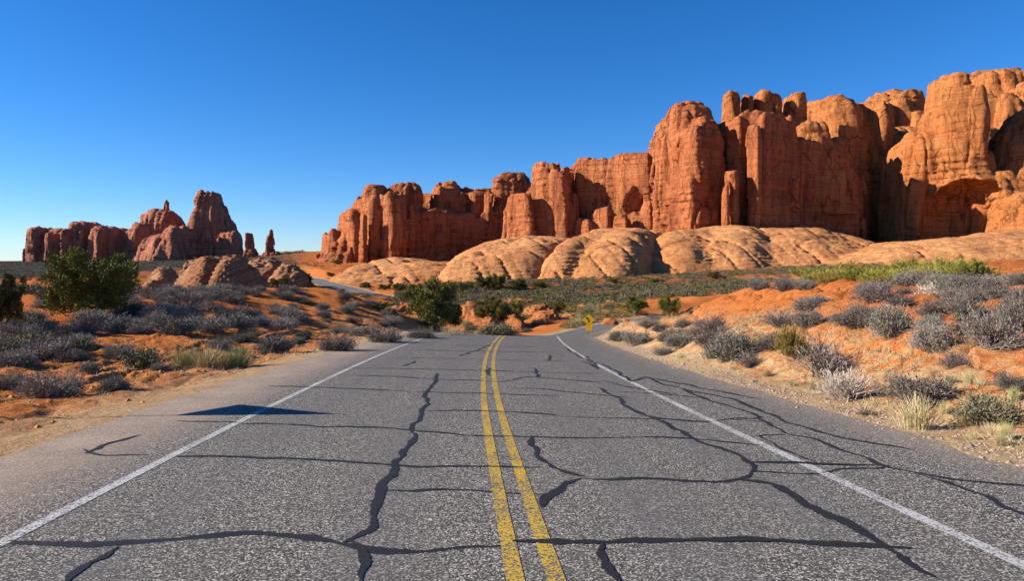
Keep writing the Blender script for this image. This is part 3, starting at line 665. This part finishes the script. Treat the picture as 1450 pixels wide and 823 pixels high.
def bush_mesh(name, seed, Rr=.55, H=.6, ns=150, nl=15, leafm=M_sage, twigm=M_twig, lsz=(.045,.016), spread=1., up=.5, scatter=.055, stray=.12):
    g = np.random.default_rng(seed)
    ncl = 13; cd = g.normal(size=(ncl, 3)); cd[:, 2] = np.abs(cd[:, 2])*.8+.25; cd /= np.linalg.norm(cd, axis=1)[:, None]; cl = .72+.38*g.random(ncl)
    k = g.integers(0, ncl, ns); d = cd[k]+g.normal(size=(ns, 3))*.30; d[:, 2] = np.abs(d[:, 2])+.08; d /= np.linalg.norm(d, axis=1)[:, None]
    ln = cl[k]*(.72+.34*g.random(ns))
    end = d*ln[:, None]*np.array([Rr*spread, Rr*spread, H]); end += (g.random((ns,1)) < stray)*d*.12
    st = g.normal(size=(ns, 3))*np.array([.07, .07, 0])*Rr/.55
    mid = st+(end-st)*.5+np.array([0,0,1])*(.06*g.random((ns,1)))
    parts = []; mis = []
    v, f = blades(st, mid-st, np.linalg.norm(mid-st, axis=1), .016, g=g); parts.append((v, f)); mis.append(1)
    v, f = blades(mid, end-mid, np.linalg.norm(end-mid, axis=1)*1.05, .010, g=g); parts.append((v, f)); mis.append(1)
    # side twigs
    t = .35+.6*g.random((ns*3, 1)); kk = np.repeat(np.arange(ns), 3); pb = st[kk]+(end-st)[kk]*t
    dd = (end-st)[kk]; dd = dd/np.linalg.norm(dd, axis=1)[:, None]+g.normal(size=(ns*3, 3))*.55
    dd[:, 2] += .2; v, f = blades(pb, dd, .06+.12*g.random(ns*3), .008, g=g); parts.append((v, f)); mis.append(1)
    t = .38+.66*g.random((ns*nl, 1))**.75; kk = np.repeat(np.arange(ns), nl)
    pl = st[kk]+(end-st)[kk]*t+g.normal(size=(ns*nl, 3))*scatter
    pl[:, 2] = np.maximum(pl[:, 2], .01)
    dl = (end-st)[kk]; dl = dl/np.linalg.norm(dl, axis=1)[:, None]+g.normal(size=(ns*nl, 3))*.6+np.array([0,0,up])
    v, f = blades(pl, dl, lsz[0]*(.6+.8*g.random(ns*nl)), lsz[1]*(.7+.6*g.random(ns*nl)), g=g); parts.append((v, f)); mis.append(0)
    V, F, M = merge(parts, mis)
    return npmesh(name, V, F, [leafm, twigm], False, M)
def grass_mesh(name, seed, Rr=.3, H=.5, n=420, m1=M_straw, m2=M_olive, lean=.45):
    g = np.random.default_rng(seed)
    st = g.normal(size=(n, 3))*np.array([Rr*.35, Rr*.35, 0]); d = np.concatenate([g.normal(size=(n, 2))*lean*.6+st[:, :2]/Rr*.6, np.ones((n, 1))], 1)
    d /= np.linalg.norm(d, axis=1)[:, None]; h = H*(.45+.6*g.random(n)); parts = []
    v1, f1 = blades(st, d, h*.6, .010, g=g); e = st+d*(h*.6)[:, None]; d2 = d+np.concatenate([d[:, :2]*.8, np.full((n,1), -.1)], 1)
    v2, f2 = blades(e, d2, h*.45, .007, g=g)
    V, F, M = merge([(v1, f1), (v2, f2)], [0, 0]); M = np.concatenate([g.random(n) < .25]*2).astype(int)
    return npmesh(name, V, F, [m1, m2], False, M)
PRO = {
 'sage': [bush_mesh('sagebrush', 10+i, .55+.05*(i%3), .5+.07*(i%2), 220, (34,30,18,34,11)[i], lsz=(.036,.013)) for i in range(5)],
 'twig': [bush_mesh('twiggy_bush', 30+i, .5, .62, 190, 7, M_twig, M_twig, (.05,.012), up=.7, stray=.3) for i in range(3)],
 'green': [bush_mesh('green_bush', 40+i, .5, .55, 150, 17, M_green, M_twig, (.05,.017)) for i in range(3)],
 'bright': [bush_mesh('rabbitbrush', 50+i, .5, .6, 200, 13, M_bright, M_bright, (.09,.012), up=1.6, scatter=.04) for i in range(2)],
 'straw': [grass_mesh('dry_grass', 60+i, .3, .5) for i in range(3)],
 'olive': [grass_mesh('olive_grass', 65+i, .42, .5, 700, M_olive, M_straw, .6) for i in range(3)],
 'dead': [bush_mesh('bleached_bush', 70, .5, .55, 190, 6, M_dead, M_dead, (.07,.010), up=.7, stray=.4)],
}
NAME = {'sage':'sagebrush','twig':'twiggy_bush','green':'green_bush','bright':'rabbitbrush','straw':'dry_grass_clump','olive':'grass_clump','dead':'bleached_bush'}
CATN = {'sage':'bush','twig':'bush','green':'bush','bright':'bush','straw':'grass clump','olive':'grass clump','dead':'bush'}
placed = []
def plant(kind, p, w, h, label, group=None):
    me = random.choice(PRO[kind]); o = obj(NAME[kind], me)
    dims = [max(v.co[i] for v in me.vertices)-min(v.co[i] for v in me.vertices) for i in (0, 2)] if me.name not in DIM else DIM[me.name]
    DIM[me.name] = dims
    sx = 1.22*w/dims[0]; sz = 1.12*h/dims[1]
    o.location = (p[0], p[1], p[2]-.03); o.scale = (sx, sx*random.uniform(.9,1.1), sz); o.rotation_euler.z = random.uniform(0, 6.28)
    meta(o, label, CATN[kind], group); placed.append((p[0], p[1], w*.5)); return o
DIM = {}
def plantpx(kind, u, vbase, wpx, hpx, label, group=None):
    p = raycast(u, vbase)
    if p is None: return
    return plant(kind, p, wpx*p[1]/FPX, hpx*p[1]/FPX, label, group)
GL, GR = 'bushes left of the road', 'bushes on the right bank'
HAND = [
 ('sage',72,560,92,52,'large grey sagebrush at the left edge, nearest the tyre marks in the sand',GL),
 ('sage',160,556,48,30,'small round dark bush alone on the sand, right of the large left sagebrush',GL),
 ('sage',10,552,60,32,'grey bush cut by the left edge of the picture, beside the largest sagebrush',GL),
 ('sage',25,520,70,36,'wide grey bush at the left edge, behind the nearest row',GL),
 ('sage',100,512,50,26,'pale sprawling bush right of the left edge clump',GL),
 ('sage',128,532,36,20,'tiny grey bush between the large sagebrush and the lone round one',GL),
 ('sage',172,505,48,34,'dark upright bush behind a greenish one, left of the yellow grass',GL),
 ('green',200,524,72,40,'greenish grey bush just left of the yellow grass patch',GL),
 ('sage',224,531,36,18,'small purple grey bush at the foot of the greenish bush',GL),
 ('olive',262,520,60,32,'left tuft of the yellow green grass patch by the road',GL),
 ('olive',295,522,66,36,'tallest middle tuft of the yellow green grass patch',GL),
 ('olive',335,520,60,32,'right tuft of the yellow green grass patch by the road',GL),
 ('sage',312,494,40,20,'dark bush just behind the yellow green grass patch',GL),
 ('sage',388,500,64,36,'round blue grey bush on the orange sand, right of the yellow grass',GL),
 ('green',430,480,30,20,'small green bush behind the round blue grey one',GL),
 ('sage',478,497,58,34,'dark grey bush close to the left shoulder of the road',GL),
 ('sage',545,487,60,32,'shaded bush under the left bank near the crest',GL),
 ('sage',600,481,50,22,'low bush at the left shoulder where the road crests',GL),
 ('straw',640,476,40,14,'dry grass fringe at the crest, left of the green bush',GL),
 ('green',705,476,64,26,'olive bush at the crest of the road below the double juniper',GL),
 ('green',1394,597,92,54,'round green grey bush nearest the camera on the right',GR),
 ('sage',1308,572,104,58,'wide dark sagebrush behind the pale grass clump on the right',GR),
 ('straw',1298,607,70,52,'pale dry grass clump standing at the right roadside',GR),
 ('dead',1200,567,88,58,'pale tan bush by the right shoulder, full of fine dry stems',GR),
 ('twig',1165,530,110,62,'big purple grey bush behind the pale tan one',GR),
 ('bright',1118,506,44,62,'bright green bush beside the big purple grey bush',GR),
 ('sage',1040,510,80,52,'dark grey bush in the middle of the right bank clump',GR),
 ('sage',1005,492,60,36,'grey bush at the left of the dark clump on the right bank',GR),
 ('twig',1062,518,40,28,'brown twiggy bush below the dark clump on the right bank',GR),
 ('sage',940,503,34,20,'lone small dark bush on the dry verge of the right shoulder',GR),
 ('sage',905,488,50,28,'grey brown bush right of the yellow sign',GR),
 ('sage',880,482,40,20,'small grey bush nearest the yellow sign',GR),
 ('sage',950,483,46,26,'grey bush between the yellow sign and the dark clump',GR),
 ('sage',1325,500,62,46,'dark upright bush half way up the orange slope',GR),
 ('twig',1350,518,56,36,'grey twiggy bush leaning on the dark upright one on the orange slope',GR),
 ('sage',1265,480,56,56,'tall grey bush on the orange slope, in the centre of the bank',GR),
 ('sage',1215,462,56,38,'round grey bush left of the tall one on the orange slope',GR),
 ('sage',1150,462,44,28,'small grey bush with a long shadow on the orange slope',GR),
 ('sage',1155,434,60,24,'flat grey bush below the bright green strip',GR),
 ('green',1230,588,34,12,'tiny flat green plant on the sand by the right shoulder',GR),
 ('sage',1432,556,50,36,'grey bush on the right edge of the picture, above the nearest green one',GR),
 ('sage',1405,500,90,70,'large grey bush high on the right bank near the picture edge',GR),
 ('twig',1445,470,80,70,'purple twiggy bush at the right edge of the bank top',GR),
 ('dead',1322,416,56,32,'white bleached bush on the skyline of the right bank',GR),
 ('sage',1370,450,80,50,'dark spreading bush under the skyline on the right',GR),
]
for k, u, v, w, h, lab, g in HAND: plantpx(k, u, v, w*.98, h, lab, g)
# small regular patches: (kind weights, region polygon boxes in the photo, count, size range m, label, group)
def fill(kinds, boxes, count, size, asp, label, group, sep=.8, tries=12):
    n = 0; g = random.Random(len(placed))
    for _ in range(count*tries):
        if n >= count: break
        b = g.choices(boxes, [(x[2]-x[0])*(x[3]-x[1]) for x in boxes])[0]
        u = g.uniform(b[0], b[2]); v = g.uniform(b[1], b[3]); p = raycast(u, v)
        if p is None or p[1] > 330: continue
        w = g.uniform(*size)
        L, s, _z = nearest(np.array([p[0]]), np.array([p[1]]))
        aL = abs(L[0])-(WL(s[0]) if L[0] < 0 else WR(s[0]))
        if aL < .5+w*.5: continue
        if any((p[0]-q[0])**2+(p[1]-q[1])**2 < ((w*.5+q[2])*sep)**2 for q in placed): continue
        plant(g.choice(kinds), p, w, w*g.uniform(*asp), label, group); n += 1
    return n
lab1 = 'grey sagebrush in the dense thicket between the left juniper and the road'
c = [fill(['sage','sage','sage','twig'], [(60,425,300,478),(180,418,430,468)], 75, (.9,1.9), (.45,.62), lab1, 'thicket left of the road', .62),
     fill(['sage','sage','green'], [(-20,455,120,510)], 16, (.9,1.6), (.45,.6), 'low grey or greenish bush on sandy ground at the far left, below the edge juniper', 'bushes at the far left', .7),
     fill(['sage','green','sage'], [(300,425,470,490)], 14, (.5,1.1), (.45,.6), 'small bush scattered on open orange sand left of the road', 'scattered small bushes on the left sand', 1.1),
     fill(['sage','twig'], [(200,412,440,426)], 26, (1.,2.), (.4,.55), 'far grey sagebrush along the brow of the left field', 'brow of the left field', .6),
     fill(['sage','sage','twig'], [(470,415,625,479)], 34, (.8,1.6), (.5,.65), 'dark bush on the shaded end of the left bank', 'shaded left bank', .8),
     fill(['bright'], [(1135,384,1385,402)], 46, (.6,1.6), (.35,.55), 'yellow green rabbitbrush in the bright strip along the bank top', 'bright green strip on the right skyline', .5),
     fill(['sage','twig','sage'], [(1060,398,1150,412),(1230,402,1450,434)], 28, (.7,1.3), (.5,.65), 'grey bush crowding the top of the right bank', 'thicket on the right bank top', .6),
     fill(['sage','twig'], [(1320,440,1450,500)], 9, (.6,1.2), (.5,.7), 'grey bush on the upper right slope near the picture edge', 'upper right slope bushes', .8),
     fill(['sage','twig','sage'], [(960,455,1110,500),(900,440,1010,470),(1140,440,1250,470)], 22, (.6,1.3), (.5,.65), 'grey brown bush in the clump where the right bank meets the road bend', 'clump at the bend', .7),
     fill(['straw','straw','olive'], [(880,490,1100,545),(1080,545,1450,640)], 26, (.12,.34), (.7,1.2), 'little tuft of dry grass on the right verge', 'dry tufts on the right verge', 1.),
     fill(['sage','green','olive','green'], [(600,425,870,474)], 70, (.8,2.2), (.45,.6), 'small bush among the red ledges beyond the crest', 'bushes beyond the crest', .8)]
print('filled', c)

# junipers
def tube(pts, rad, ns=7):
    pts = np.array(pts, float); n = len(pts); V = []; F = []
    for i in range(n):
        d = pts[min(i+1, n-1)]-pts[max(i-1, 0)]; dd, a = basis(d[None]); b = np.cross(dd, a)
        for k in range(ns):
            t = 6.2832*k/ns; V.append(pts[i]+(a[0]*math.cos(t)+b[0]*math.sin(t))*rad[i])
    for i in range(n-1):
        for k in range(ns): F.append((i*ns+k, i*ns+(k+1) % ns, (i+1)*ns+(k+1) % ns, (i+1)*ns+k))
    return np.array(V), np.array(F)
def juniper_meshes(seed, W=4.2, H=2.9, ncl=70, nl=330):
    g = np.random.default_rng(seed); tp = []; cc = []
    main = [np.array([0,0,-.15]), np.array([.1,0,.5]), np.array([.05,.1,1.2]), np.array([-.05,.05,H*.75])]
    tp.append(tube(main, [.24,.19,.13,.04]))
    for i in range(13):
        a = i*2.4+g.random(); h0 = .15+g.random()*H*.35; ln = W*.5*(.5+.42*g.random()); rise = (.15+.85*g.random())*H*.7
        p0 = np.array([.05, 0, h0]); p2 = np.array([math.cos(a)*ln, math.sin(a)*ln, min(H*.9, h0+rise)]); p1 = (p0+p2)/2+np.array([0,0,.12])
        tp.append(tube([p0, p1, p2], [.10,.06,.02], 5))
        for t in (.55,.75,.92,1.05): cc.append(p0+(p2-p0)*t+g.normal(size=3)*.18)
    while len(cc) < ncl:
        d = g.normal(size=3); d[2] = abs(d[2]); d /= np.linalg.norm(d); r_ = (.45+.5*g.random()); q = np.array([d[0]*W*.46*r_, d[1]*W*.46*r_, H*.10+d[2]*H*.84*r_])
        q[2] += .25*H*(g.random()-.5)*.5; cc.append(q)
    parts = []
    for c in cc:
        s = W*.085*(.55+.9*g.random()); n = int(nl*(s/(W*.085))**1.3)
        d = g.normal(size=(n, 3)); d /= np.linalg.norm(d, axis=1)[:, None]; q = c+d*s*(g.random((n,1))**.45)*np.array([1.05,1.05,.95])
        q[:, 2] = np.maximum(q[:, 2], .08)
        parts.append(blades(q, d*.7+np.array([0,0,.8])+g.normal(size=(n,3))*.4, .075+.07*g.random(n), .035+.02*g.random(n), g=g))
    V, F, M = merge(parts, [0]*len(parts)); Vt, Ft, Mt = merge(tp, [0]*len(tp))
    return npmesh('trunk', Vt, Ft, M_bark), npmesh('crown', V, F, M_jun, False), W, H
JN = [juniper_meshes(5), juniper_meshes(8, 3.6, 3.2, 60, 300), juniper_meshes(12, 4.4, 2.6, 64, 300)]
def juniper(k, u, vb, wpx, hpx, label, y=None, group='junipers and dark trees'):
    p = raycast(u, vb) if y is None else np.array([(u-CU)/FPX*y, y, terrain([(u-CU)/FPX*y], [float(y)])[0]])
    if p is None: print('no ground', label); return
    t, c, W, H = JN[k]; e = empty('juniper_tree', p, random.uniform(0, 6)); meta(e, label, 'tree', group)
    sx = wpx*p[1]/FPX/W; sz = hpx*p[1]/FPX/H; e.scale = (sx, sx, sz)
    obj('trunk', t, e); obj('crown', c, e); placed.append((p[0], p[1], wpx*p[1]/FPX*.35))
juniper(0, 138, 452, 138, 90, 'large spreading juniper in front of the layered outcrop on the left')
juniper(1, 2, 472, 62, 86, 'dark juniper cut off by the left edge of the picture')
juniper(0, 614, 466, 92, 66, 'tall dark juniper in the centre, left of the double one')
juniper(1, 692, 462, 46, 42, 'left half of the pair of round junipers beyond the crest')
juniper(2, 722, 462, 46, 38, 'right half of the pair of round junipers beyond the crest')
juniper(2, 788, 446, 30, 22, 'small juniper above the orange ledge, left of the yellow sign')
juniper(1, 900, 446, 42, 26, 'round juniper beside the lower road right of the sign')
juniper(2, 948, 450, 36, 30, 'bright green juniper close behind the right bank')
juniper(2, 538, 440, 24, 13, 'little shrub like juniper on orange ground below the far road')
juniper(1, 424, 408, 40, 22, 'dark juniper at the right foot of the dark rock hump')
juniper(2, 395, 410, 34, 16, 'low juniper in the shade below the rock hump')
juniper(2, 1376, 402, 36, 36, 'slim dark green juniper on the skyline of the right bank')
i = 0
for (u, v, w, h) in ((517,408,18,8),(545,411,20,9),(565,413,22,12),(588,414,20,12),(612,414,26,16),(636,413,24,16),(660,412,24,13),(684,410,24,17),(703,410,30,22),(735,409,28,13),(764,408,24,10),(868,402,16,9),(1010,393,20,9),(468,392,14,6),(478,376,16,8),(925,401,22,8)):
    juniper(i % 3, u, v, w, h, 'small dark juniper in the line along the foot of the slickrock', group='line of trees along the slickrock'); i += 1

# stuff: far scrub, gravel, grass litter
def tufts(name, pts, sizes, n, mats, seed, lsz=.14, kind='stuff'):
    g = np.random.default_rng(seed); Vs = []; Ms = []
    N = len(pts); d = g.normal(size=(N, n, 3)); d[..., 2] = np.abs(d[..., 2]); d /= np.linalg.norm(d, axis=2)[..., None]
    q = pts[:, None]+d*sizes[:, None, None]*.5*(g.random((N, n, 1))**.4)*np.array([1,1,.85])
    dl = d+g.normal(size=(N, n, 3))*.5+np.array([0,0,.4]); ls = (sizes[:, None]*lsz*(.6+.8*g.random((N, n)))).ravel()
    V, F = blades(q.reshape(-1, 3), dl.reshape(-1, 3), ls, ls*.45, g=g)
    mi = np.repeat(g.integers(0, len(mats), N), n)
    o = obj(name, npmesh(name, V, F, mats, False, mi)); o['kind'] = kind; return o
M_fs1 = leaf('far_scrub_grey', (.10,.085,.06), (.24,.20,.135), .8); M_fs2 = leaf('far_scrub_green', (.075,.075,.02), (.19,.17,.05), .8)
def field(n, xr, yr, cond, dens=None, seed=1):
    g = np.random.default_rng(seed); u = g.uniform(*xr, n); y = np.exp(g.uniform(math.log(yr[0]), math.log(yr[1]), n)); x = (u-CU)/FPX*y
    z, a, L, s = terrain(x, y, True, True); v = HV-FPX*z/y
    ok = (a > .8) & cond(u, v, x, y)
    cl = fbm(x*.05, y*.05, x*0, 2)
    ok &= cl > (g.random(n)*1.0-.75 if dens is None else dens)
    return np.stack([x, y, z], 1)[ok]
pts = field(11000, (560,1250), (115,235), lambda u,v,x,y: (y > 128), seed=2)
tufts('scrub', pts, rng.uniform(.7,1.9,len(pts)), 90, [M_fs1,M_fs1,M_fs2], 5)['label'] = 'grey and green scrub covering the flat below the slickrock'
pts = field(2600, (380,640), (85,420), lambda u,v,x,y: (y > 90), dens=.05, seed=3)
tufts('scrub', pts, rng.uniform(.5,1.5,len(pts)), 80, [M_fs1,M_fs2], 6)['label'] = 'scattered scrub on the orange ground around the far road'
pts = field(6500, (-300,420), (78,520), lambda u,v,x,y: (y > 80), seed=4)
tufts('scrub', pts, rng.uniform(.9,2.2,len(pts)), 60, [M_fs1,M_fs1,M_fs2], 7)['label'] = 'grey scrub on the plain behind the left field'
pts = field(12000, (-350,430), (500,890), lambda u,v,x,y: (y > 500), dens=-.2, seed=14)
tufts('scrub', pts, rng.uniform(1.5,4.5,len(pts)), 22, [M_fs1,M_fs2], 17)['label'] = 'dark scrub covering the far plain below the left butte'
pts = field(4200, (600,900), (84,132), lambda u,v,x,y: (y > 84), dens=-.35, seed=8)
tufts('scrub', pts, rng.uniform(.3,1.1,len(pts)), 50, [M_fs1,M_fs2,M_fs2], 8)['label'] = 'thin scrub among the red ledges'
# pebbles
def pebbles(name, pts, sizes, mat, seed, label):
    g = np.random.default_rng(seed)
    base = np.array([(1,0,0),(-1,0,0),(0,1,0),(0,-1,0),(0,0,1),(0,0,-1)], float)*.5
    F0 = np.array([(0,2,4),(2,1,4),(1,3,4),(3,0,4),(2,0,5),(1,2,5),(3,1,5),(0,3,5)])
    N = len(pts); jit = 1+.5*(g.random((N,6,1))-.5); V = base[None]*jit*sizes[:, None, None]*np.array([1.2,1.,.7])
    a = g.random(N)*6.28; c, s = np.cos(a)[:, None], np.sin(a)[:, None]
    x = V[..., 0]*c-V[..., 1]*s; y = V[..., 0]*s+V[..., 1]*c; V = np.stack([x, y, V[..., 2]], -1)+pts[:, None]
    F = (F0[None]+np.arange(N)[:, None, None]*6).reshape(-1, 3)
    o = obj(name, npmesh(name, V.reshape(-1, 3), F, mat, False)); o['kind'] = 'stuff'; o['label'] = label; return o
def verge_pts(n, side, a0, a1, y1, seed, power=1.):
    g = np.random.default_rng(seed); i = g.integers(0, np.searchsorted(Sd, S0+y1), n); i = i[RP[i, 1] > 1]
    n = len(i); s = Sd[i]; L = (WR(s) if side > 0 else -WL(s))+side*(a0+(a1-a0)*g.random(n)**power)
    x = RP[i,0]+Nr[i,0]*L+g.normal(size=n)*.15; y = RP[i,1]+Nr[i,1]*L+g.normal(size=n)*.15
    z = terrain(x, y); return np.stack([x, y, z], 1)
M_peb = leaf('pebble_stone', (.27,.19,.125), (.48,.37,.27), 9); M_clod = leaf('sand_clod', (.42,.16,.06), (.60,.25,.09), 4)
def bad(m): return m
p_ = verge_pts(9000, 1, -.3, 1.0, 48, 11, .8); pebbles('gravel', p_, rng.uniform(.015,.075,len(p_))*(1+1.*(rng.random(len(p_)) > .98)), M_peb, 1, 'broken gravel along the right pavement edge')
p_ = verge_pts(2500, -1, -.4, 3.0, 40, 12); pebbles('gravel', p_, rng.uniform(.008,.035,len(p_)), M_peb, 2, 'fine gravel on the left shoulder')
g_ = np.random.default_rng(5); x = g_.uniform(6.5, 24, 9000); y = g_.uniform(6, 42, 9000); z, a, L, s = terrain(x, y, True, True); k_ = (a > 1.5) & (fbm(x*.5, y*.5, x*0, 2) > .12)
pebbles('clods', np.stack([x,y,z],1)[k_], g_.uniform(.02,.1,k_.sum())**1., M_clod, 3, 'clods of orange earth on the right bank')
x = g_.uniform(-26, -6, 7000); y = g_.uniform(5, 48, 7000); z, a, L, s = terrain(x, y, True, True); k_ = (a > .4) & (fbm(x*.6, y*.6, x*0+3, 2) > .08)
pebbles('clods', np.stack([x,y,z],1)[k_], g_.uniform(.03,.14,k_.sum()), M_clod, 4, 'clods of red sand left of the road')
# short dry grass on right verge and thin on the left
def short_grass(pts, n, hgt, mats, seed, label):
    g = np.random.default_rng(seed); N = len(pts); q = np.repeat(pts, n, 0)+g.normal(size=(N*n, 3))*np.array([.07,.07,0])
    d = g.normal(size=(N*n, 3))*.75+np.array([0,0,.8]); V, F = blades(q, d, hgt*(.4+.8*g.random(N*n)), .007, g=g)
    o = obj('dry_grass', npmesh('dry_grass', V, F, mats, False, np.repeat(g.integers(0, len(mats), N), n))); o['kind'] = 'stuff'; o['label'] = label
p_ = verge_pts(5200, 1, .5, 4.4, 50, 21, .9); f_ = fbm(p_[:,0]*.7, p_[:,1]*.7, p_[:,0]*0, 2) > -.12
short_grass(p_[f_], 16, .12, [M_straw,M_straw,M_straw,M_olive], 3, 'short dry grass along the right verge')
p_ = verge_pts(2400, -1, 1.2, 7, 45, 22); f_ = fbm(p_[:,0]*.5, p_[:,1]*.5, p_[:,0]*0, 2) > .12
short_grass(p_[f_], 14, .10, [M_straw,M_olive], 4, 'thin dry grass on the left sand')

# ------------------------------------------------------------------ signs
def flat(name, c, rough=.5, metal=0):
    m = NT(name); n = m.noise(m.pos(), 6, 4, .7); m.col(m.mix(m.ramp(n, [(.3, 0.), (.8, .35)]), c, tuple(x*.6 for x in c)))
    m.b.inputs['Roughness'].default_value = rough; m.b.inputs['Metallic'].default_value = metal; return m.m
M_sign = flat('sign_yellow', (.80,.47,.02)); M_blk = flat('sign_black', (.02,.02,.02)); M_post = flat('steel_post', (.30,.29,.28), .5, .6)
def prism(poly, t):       # polygon in xz, thickness along y (front at -t/2)
    n = len(poly); V = [(x, -t/2, z) for x, z in poly]+[(x, t/2, z) for x, z in poly]
    F = [list(range(n)), list(range(2*n-1, n-1, -1))]+[[i, i+n, (i+1) % n+n, (i+1) % n] for i in range(n)]
    return V, F
def pobj(name, poly, t, mat, parent, loc=(0,0,0)):
    V, F = prism(poly, t); me = bpy.data.meshes.new(name); me.from_pydata(V, [], F); me.materials.append(mat); me.update()
    return obj(name, me, parent, loc)
def rdiamond(r, k=.12):
    out = []
    for a in range(4):
        c = np.array([math.cos(a*math.pi/2), math.sin(a*math.pi/2)])*r
        p = np.array([math.cos((a-1)*math.pi/2), math.sin((a-1)*math.pi/2)])*r; n = np.array([math.cos((a+1)*math.pi/2), math.sin((a+1)*math.pi/2)])*r
        a0 = c+(p-c)*k; a1 = c+(n-c)*k
        for t in (0, .33, .66, 1): out.append(tuple((1-t)**2*a0+2*t*(1-t)*c+t*t*a1))
    return out
ys = 58.; xs = (833.5-CU)/FPX*ys; zg = float(terrain([xs], [ys])[0]); zc = (HV-453)/FPX*ys
sg = empty('warning_sign', (xs, ys, zg), R(-4)); meta(sg, 'yellow diamond curve sign on a post where the road drops out of sight', 'road sign')
pobj('post', [(-.035,-.1),(.035,-.1),(.035,zc-zg+.35),(-.035,zc-zg+.35)], .05, M_post, sg, (0,.04,0))
pn = pobj('sign_panel', rdiamond(.50), .012, M_sign, sg, (0,0,zc-zg))
arrow = [(-.03,-.24),(.06,-.24),(.06,-.02),(.03,.06),(-.06,.14),(-.01,.19),(-.2,.22),(-.19,.04),(-.13,.09),(-.05,.02),(-.03,-.04)]
pobj('arrow', arrow, .004, M_blk, pn, (0,-.0095,0))
pobj('advisory_plate', [(-.26,-.26),(.26,-.26),(.26,.26),(-.26,.26)], .012, M_sign, sg, (0,0,zc-zg-.64))
# marker posts near the sign
# pennant added out of view, shaped to cast the wedge shadow on the road
TAN = math.tan(R(25.)); SAZ = R(2.0)     # sun elevation, turned slightly behind the camera
def sunshift(z): return np.array([math.cos(SAZ), math.sin(SAZ)])*z/TAN
z0s, z1s = 1.55, 2.75
tgt = np.array([-2.75, 11.25]); pb = tgt-sunshift(z1s)
zg = float(terrain([pb[0]], [pb[1]], False)[0]); groad = zr(11.3)
pb = tgt-sunshift(z1s+(zg-groad)); zg = float(terrain([pb[0]], [pb[1]], False)[0])
ps = empty('pennant_shadow_caster', (pb[0], pb[1], zg), 0); meta(ps, 'unseen yellow pennant added left of the view to throw a wedge shadow over the left edge line', 'road sign')
pobj('post', [(-.04,-.1),(.04,-.1),(.04,z1s),(-.04,z1s)], .04, M_post, ps)
pp = pobj('sign_panel', [(0,z0s),(1.3,z0s+.42),(0,z1s)], .012, M_sign, ps, (0,-.03,0)); pp.rotation_euler.z = R(112)

# ------------------------------------------------------------------ light, sky, camera
EL = 25.
sun = bpy.data.lights.new('sun', 'SUN'); sun.energy = 5.0; sun.angle = R(.53); sun.color = (1, .90, .76)
so = bpy.data.objects.new('sun', sun); COL.objects.link(so)
d = Vector((math.cos(SAZ)*math.cos(R(EL)), math.sin(SAZ)*math.cos(R(EL)), -math.sin(R(EL))))
so.rotation_euler = d.to_track_quat('-Z', 'Y').to_euler()
w = bpy.data.worlds.new('World'); sc.world = w; w.use_nodes = True; nt = w.node_tree
sky = nt.nodes.new('ShaderNodeTexSky'); sky.sky_type = 'NISHITA'; sky.sun_disc = False; sky.sun_elevation = R(EL)
sky.sun_rotation = math.atan2(-d.x, -d.y); sky.altitude = 1400; sky.air_density = 1.; sky.dust_density = .0; sky.ozone_density = 6.
hs = nt.nodes.new('ShaderNodeHueSaturation'); hs.inputs['Saturation'].default_value = 1.2; hs.inputs['Hue'].default_value = .5
bg = nt.nodes['Background']; bg.inputs[1].default_value = .066
nt.links.new(sky.outputs[0], hs.inputs['Color']); mx = nt.nodes.new('ShaderNodeMix'); mx.data_type = 'RGBA'; mx.blend_type = 'MULTIPLY'; mx.inputs[0].default_value = 1; mx.inputs[7].default_value = (.94,1.,1.14,1)
nt.links.new(hs.outputs[0], mx.inputs[6]); nt.links.new(mx.outputs[2], bg.inputs[0])
cam = bpy.data.cameras.new('camera'); co_ = bpy.data.objects.new('camera', cam); COL.objects.link(co_); sc.camera = co_
cam.sensor_width = 36; cam.lens = 36*FPX/1450; cam.shift_y = -(411.5-HV)/1450; cam.clip_start = .05; cam.clip_end = 20000
co_.location = (0,0,0); co_.rotation_euler = (R(90),0,0)
vs = sc.view_settings; vs.view_transform = 'Standard'; vs.look = 'None'; vs.exposure = 1.1; vs.gamma = 1
sc.render.engine = 'CYCLES'; sc.cycles.max_bounces = 5; sc.cycles.diffuse_bounces = 3
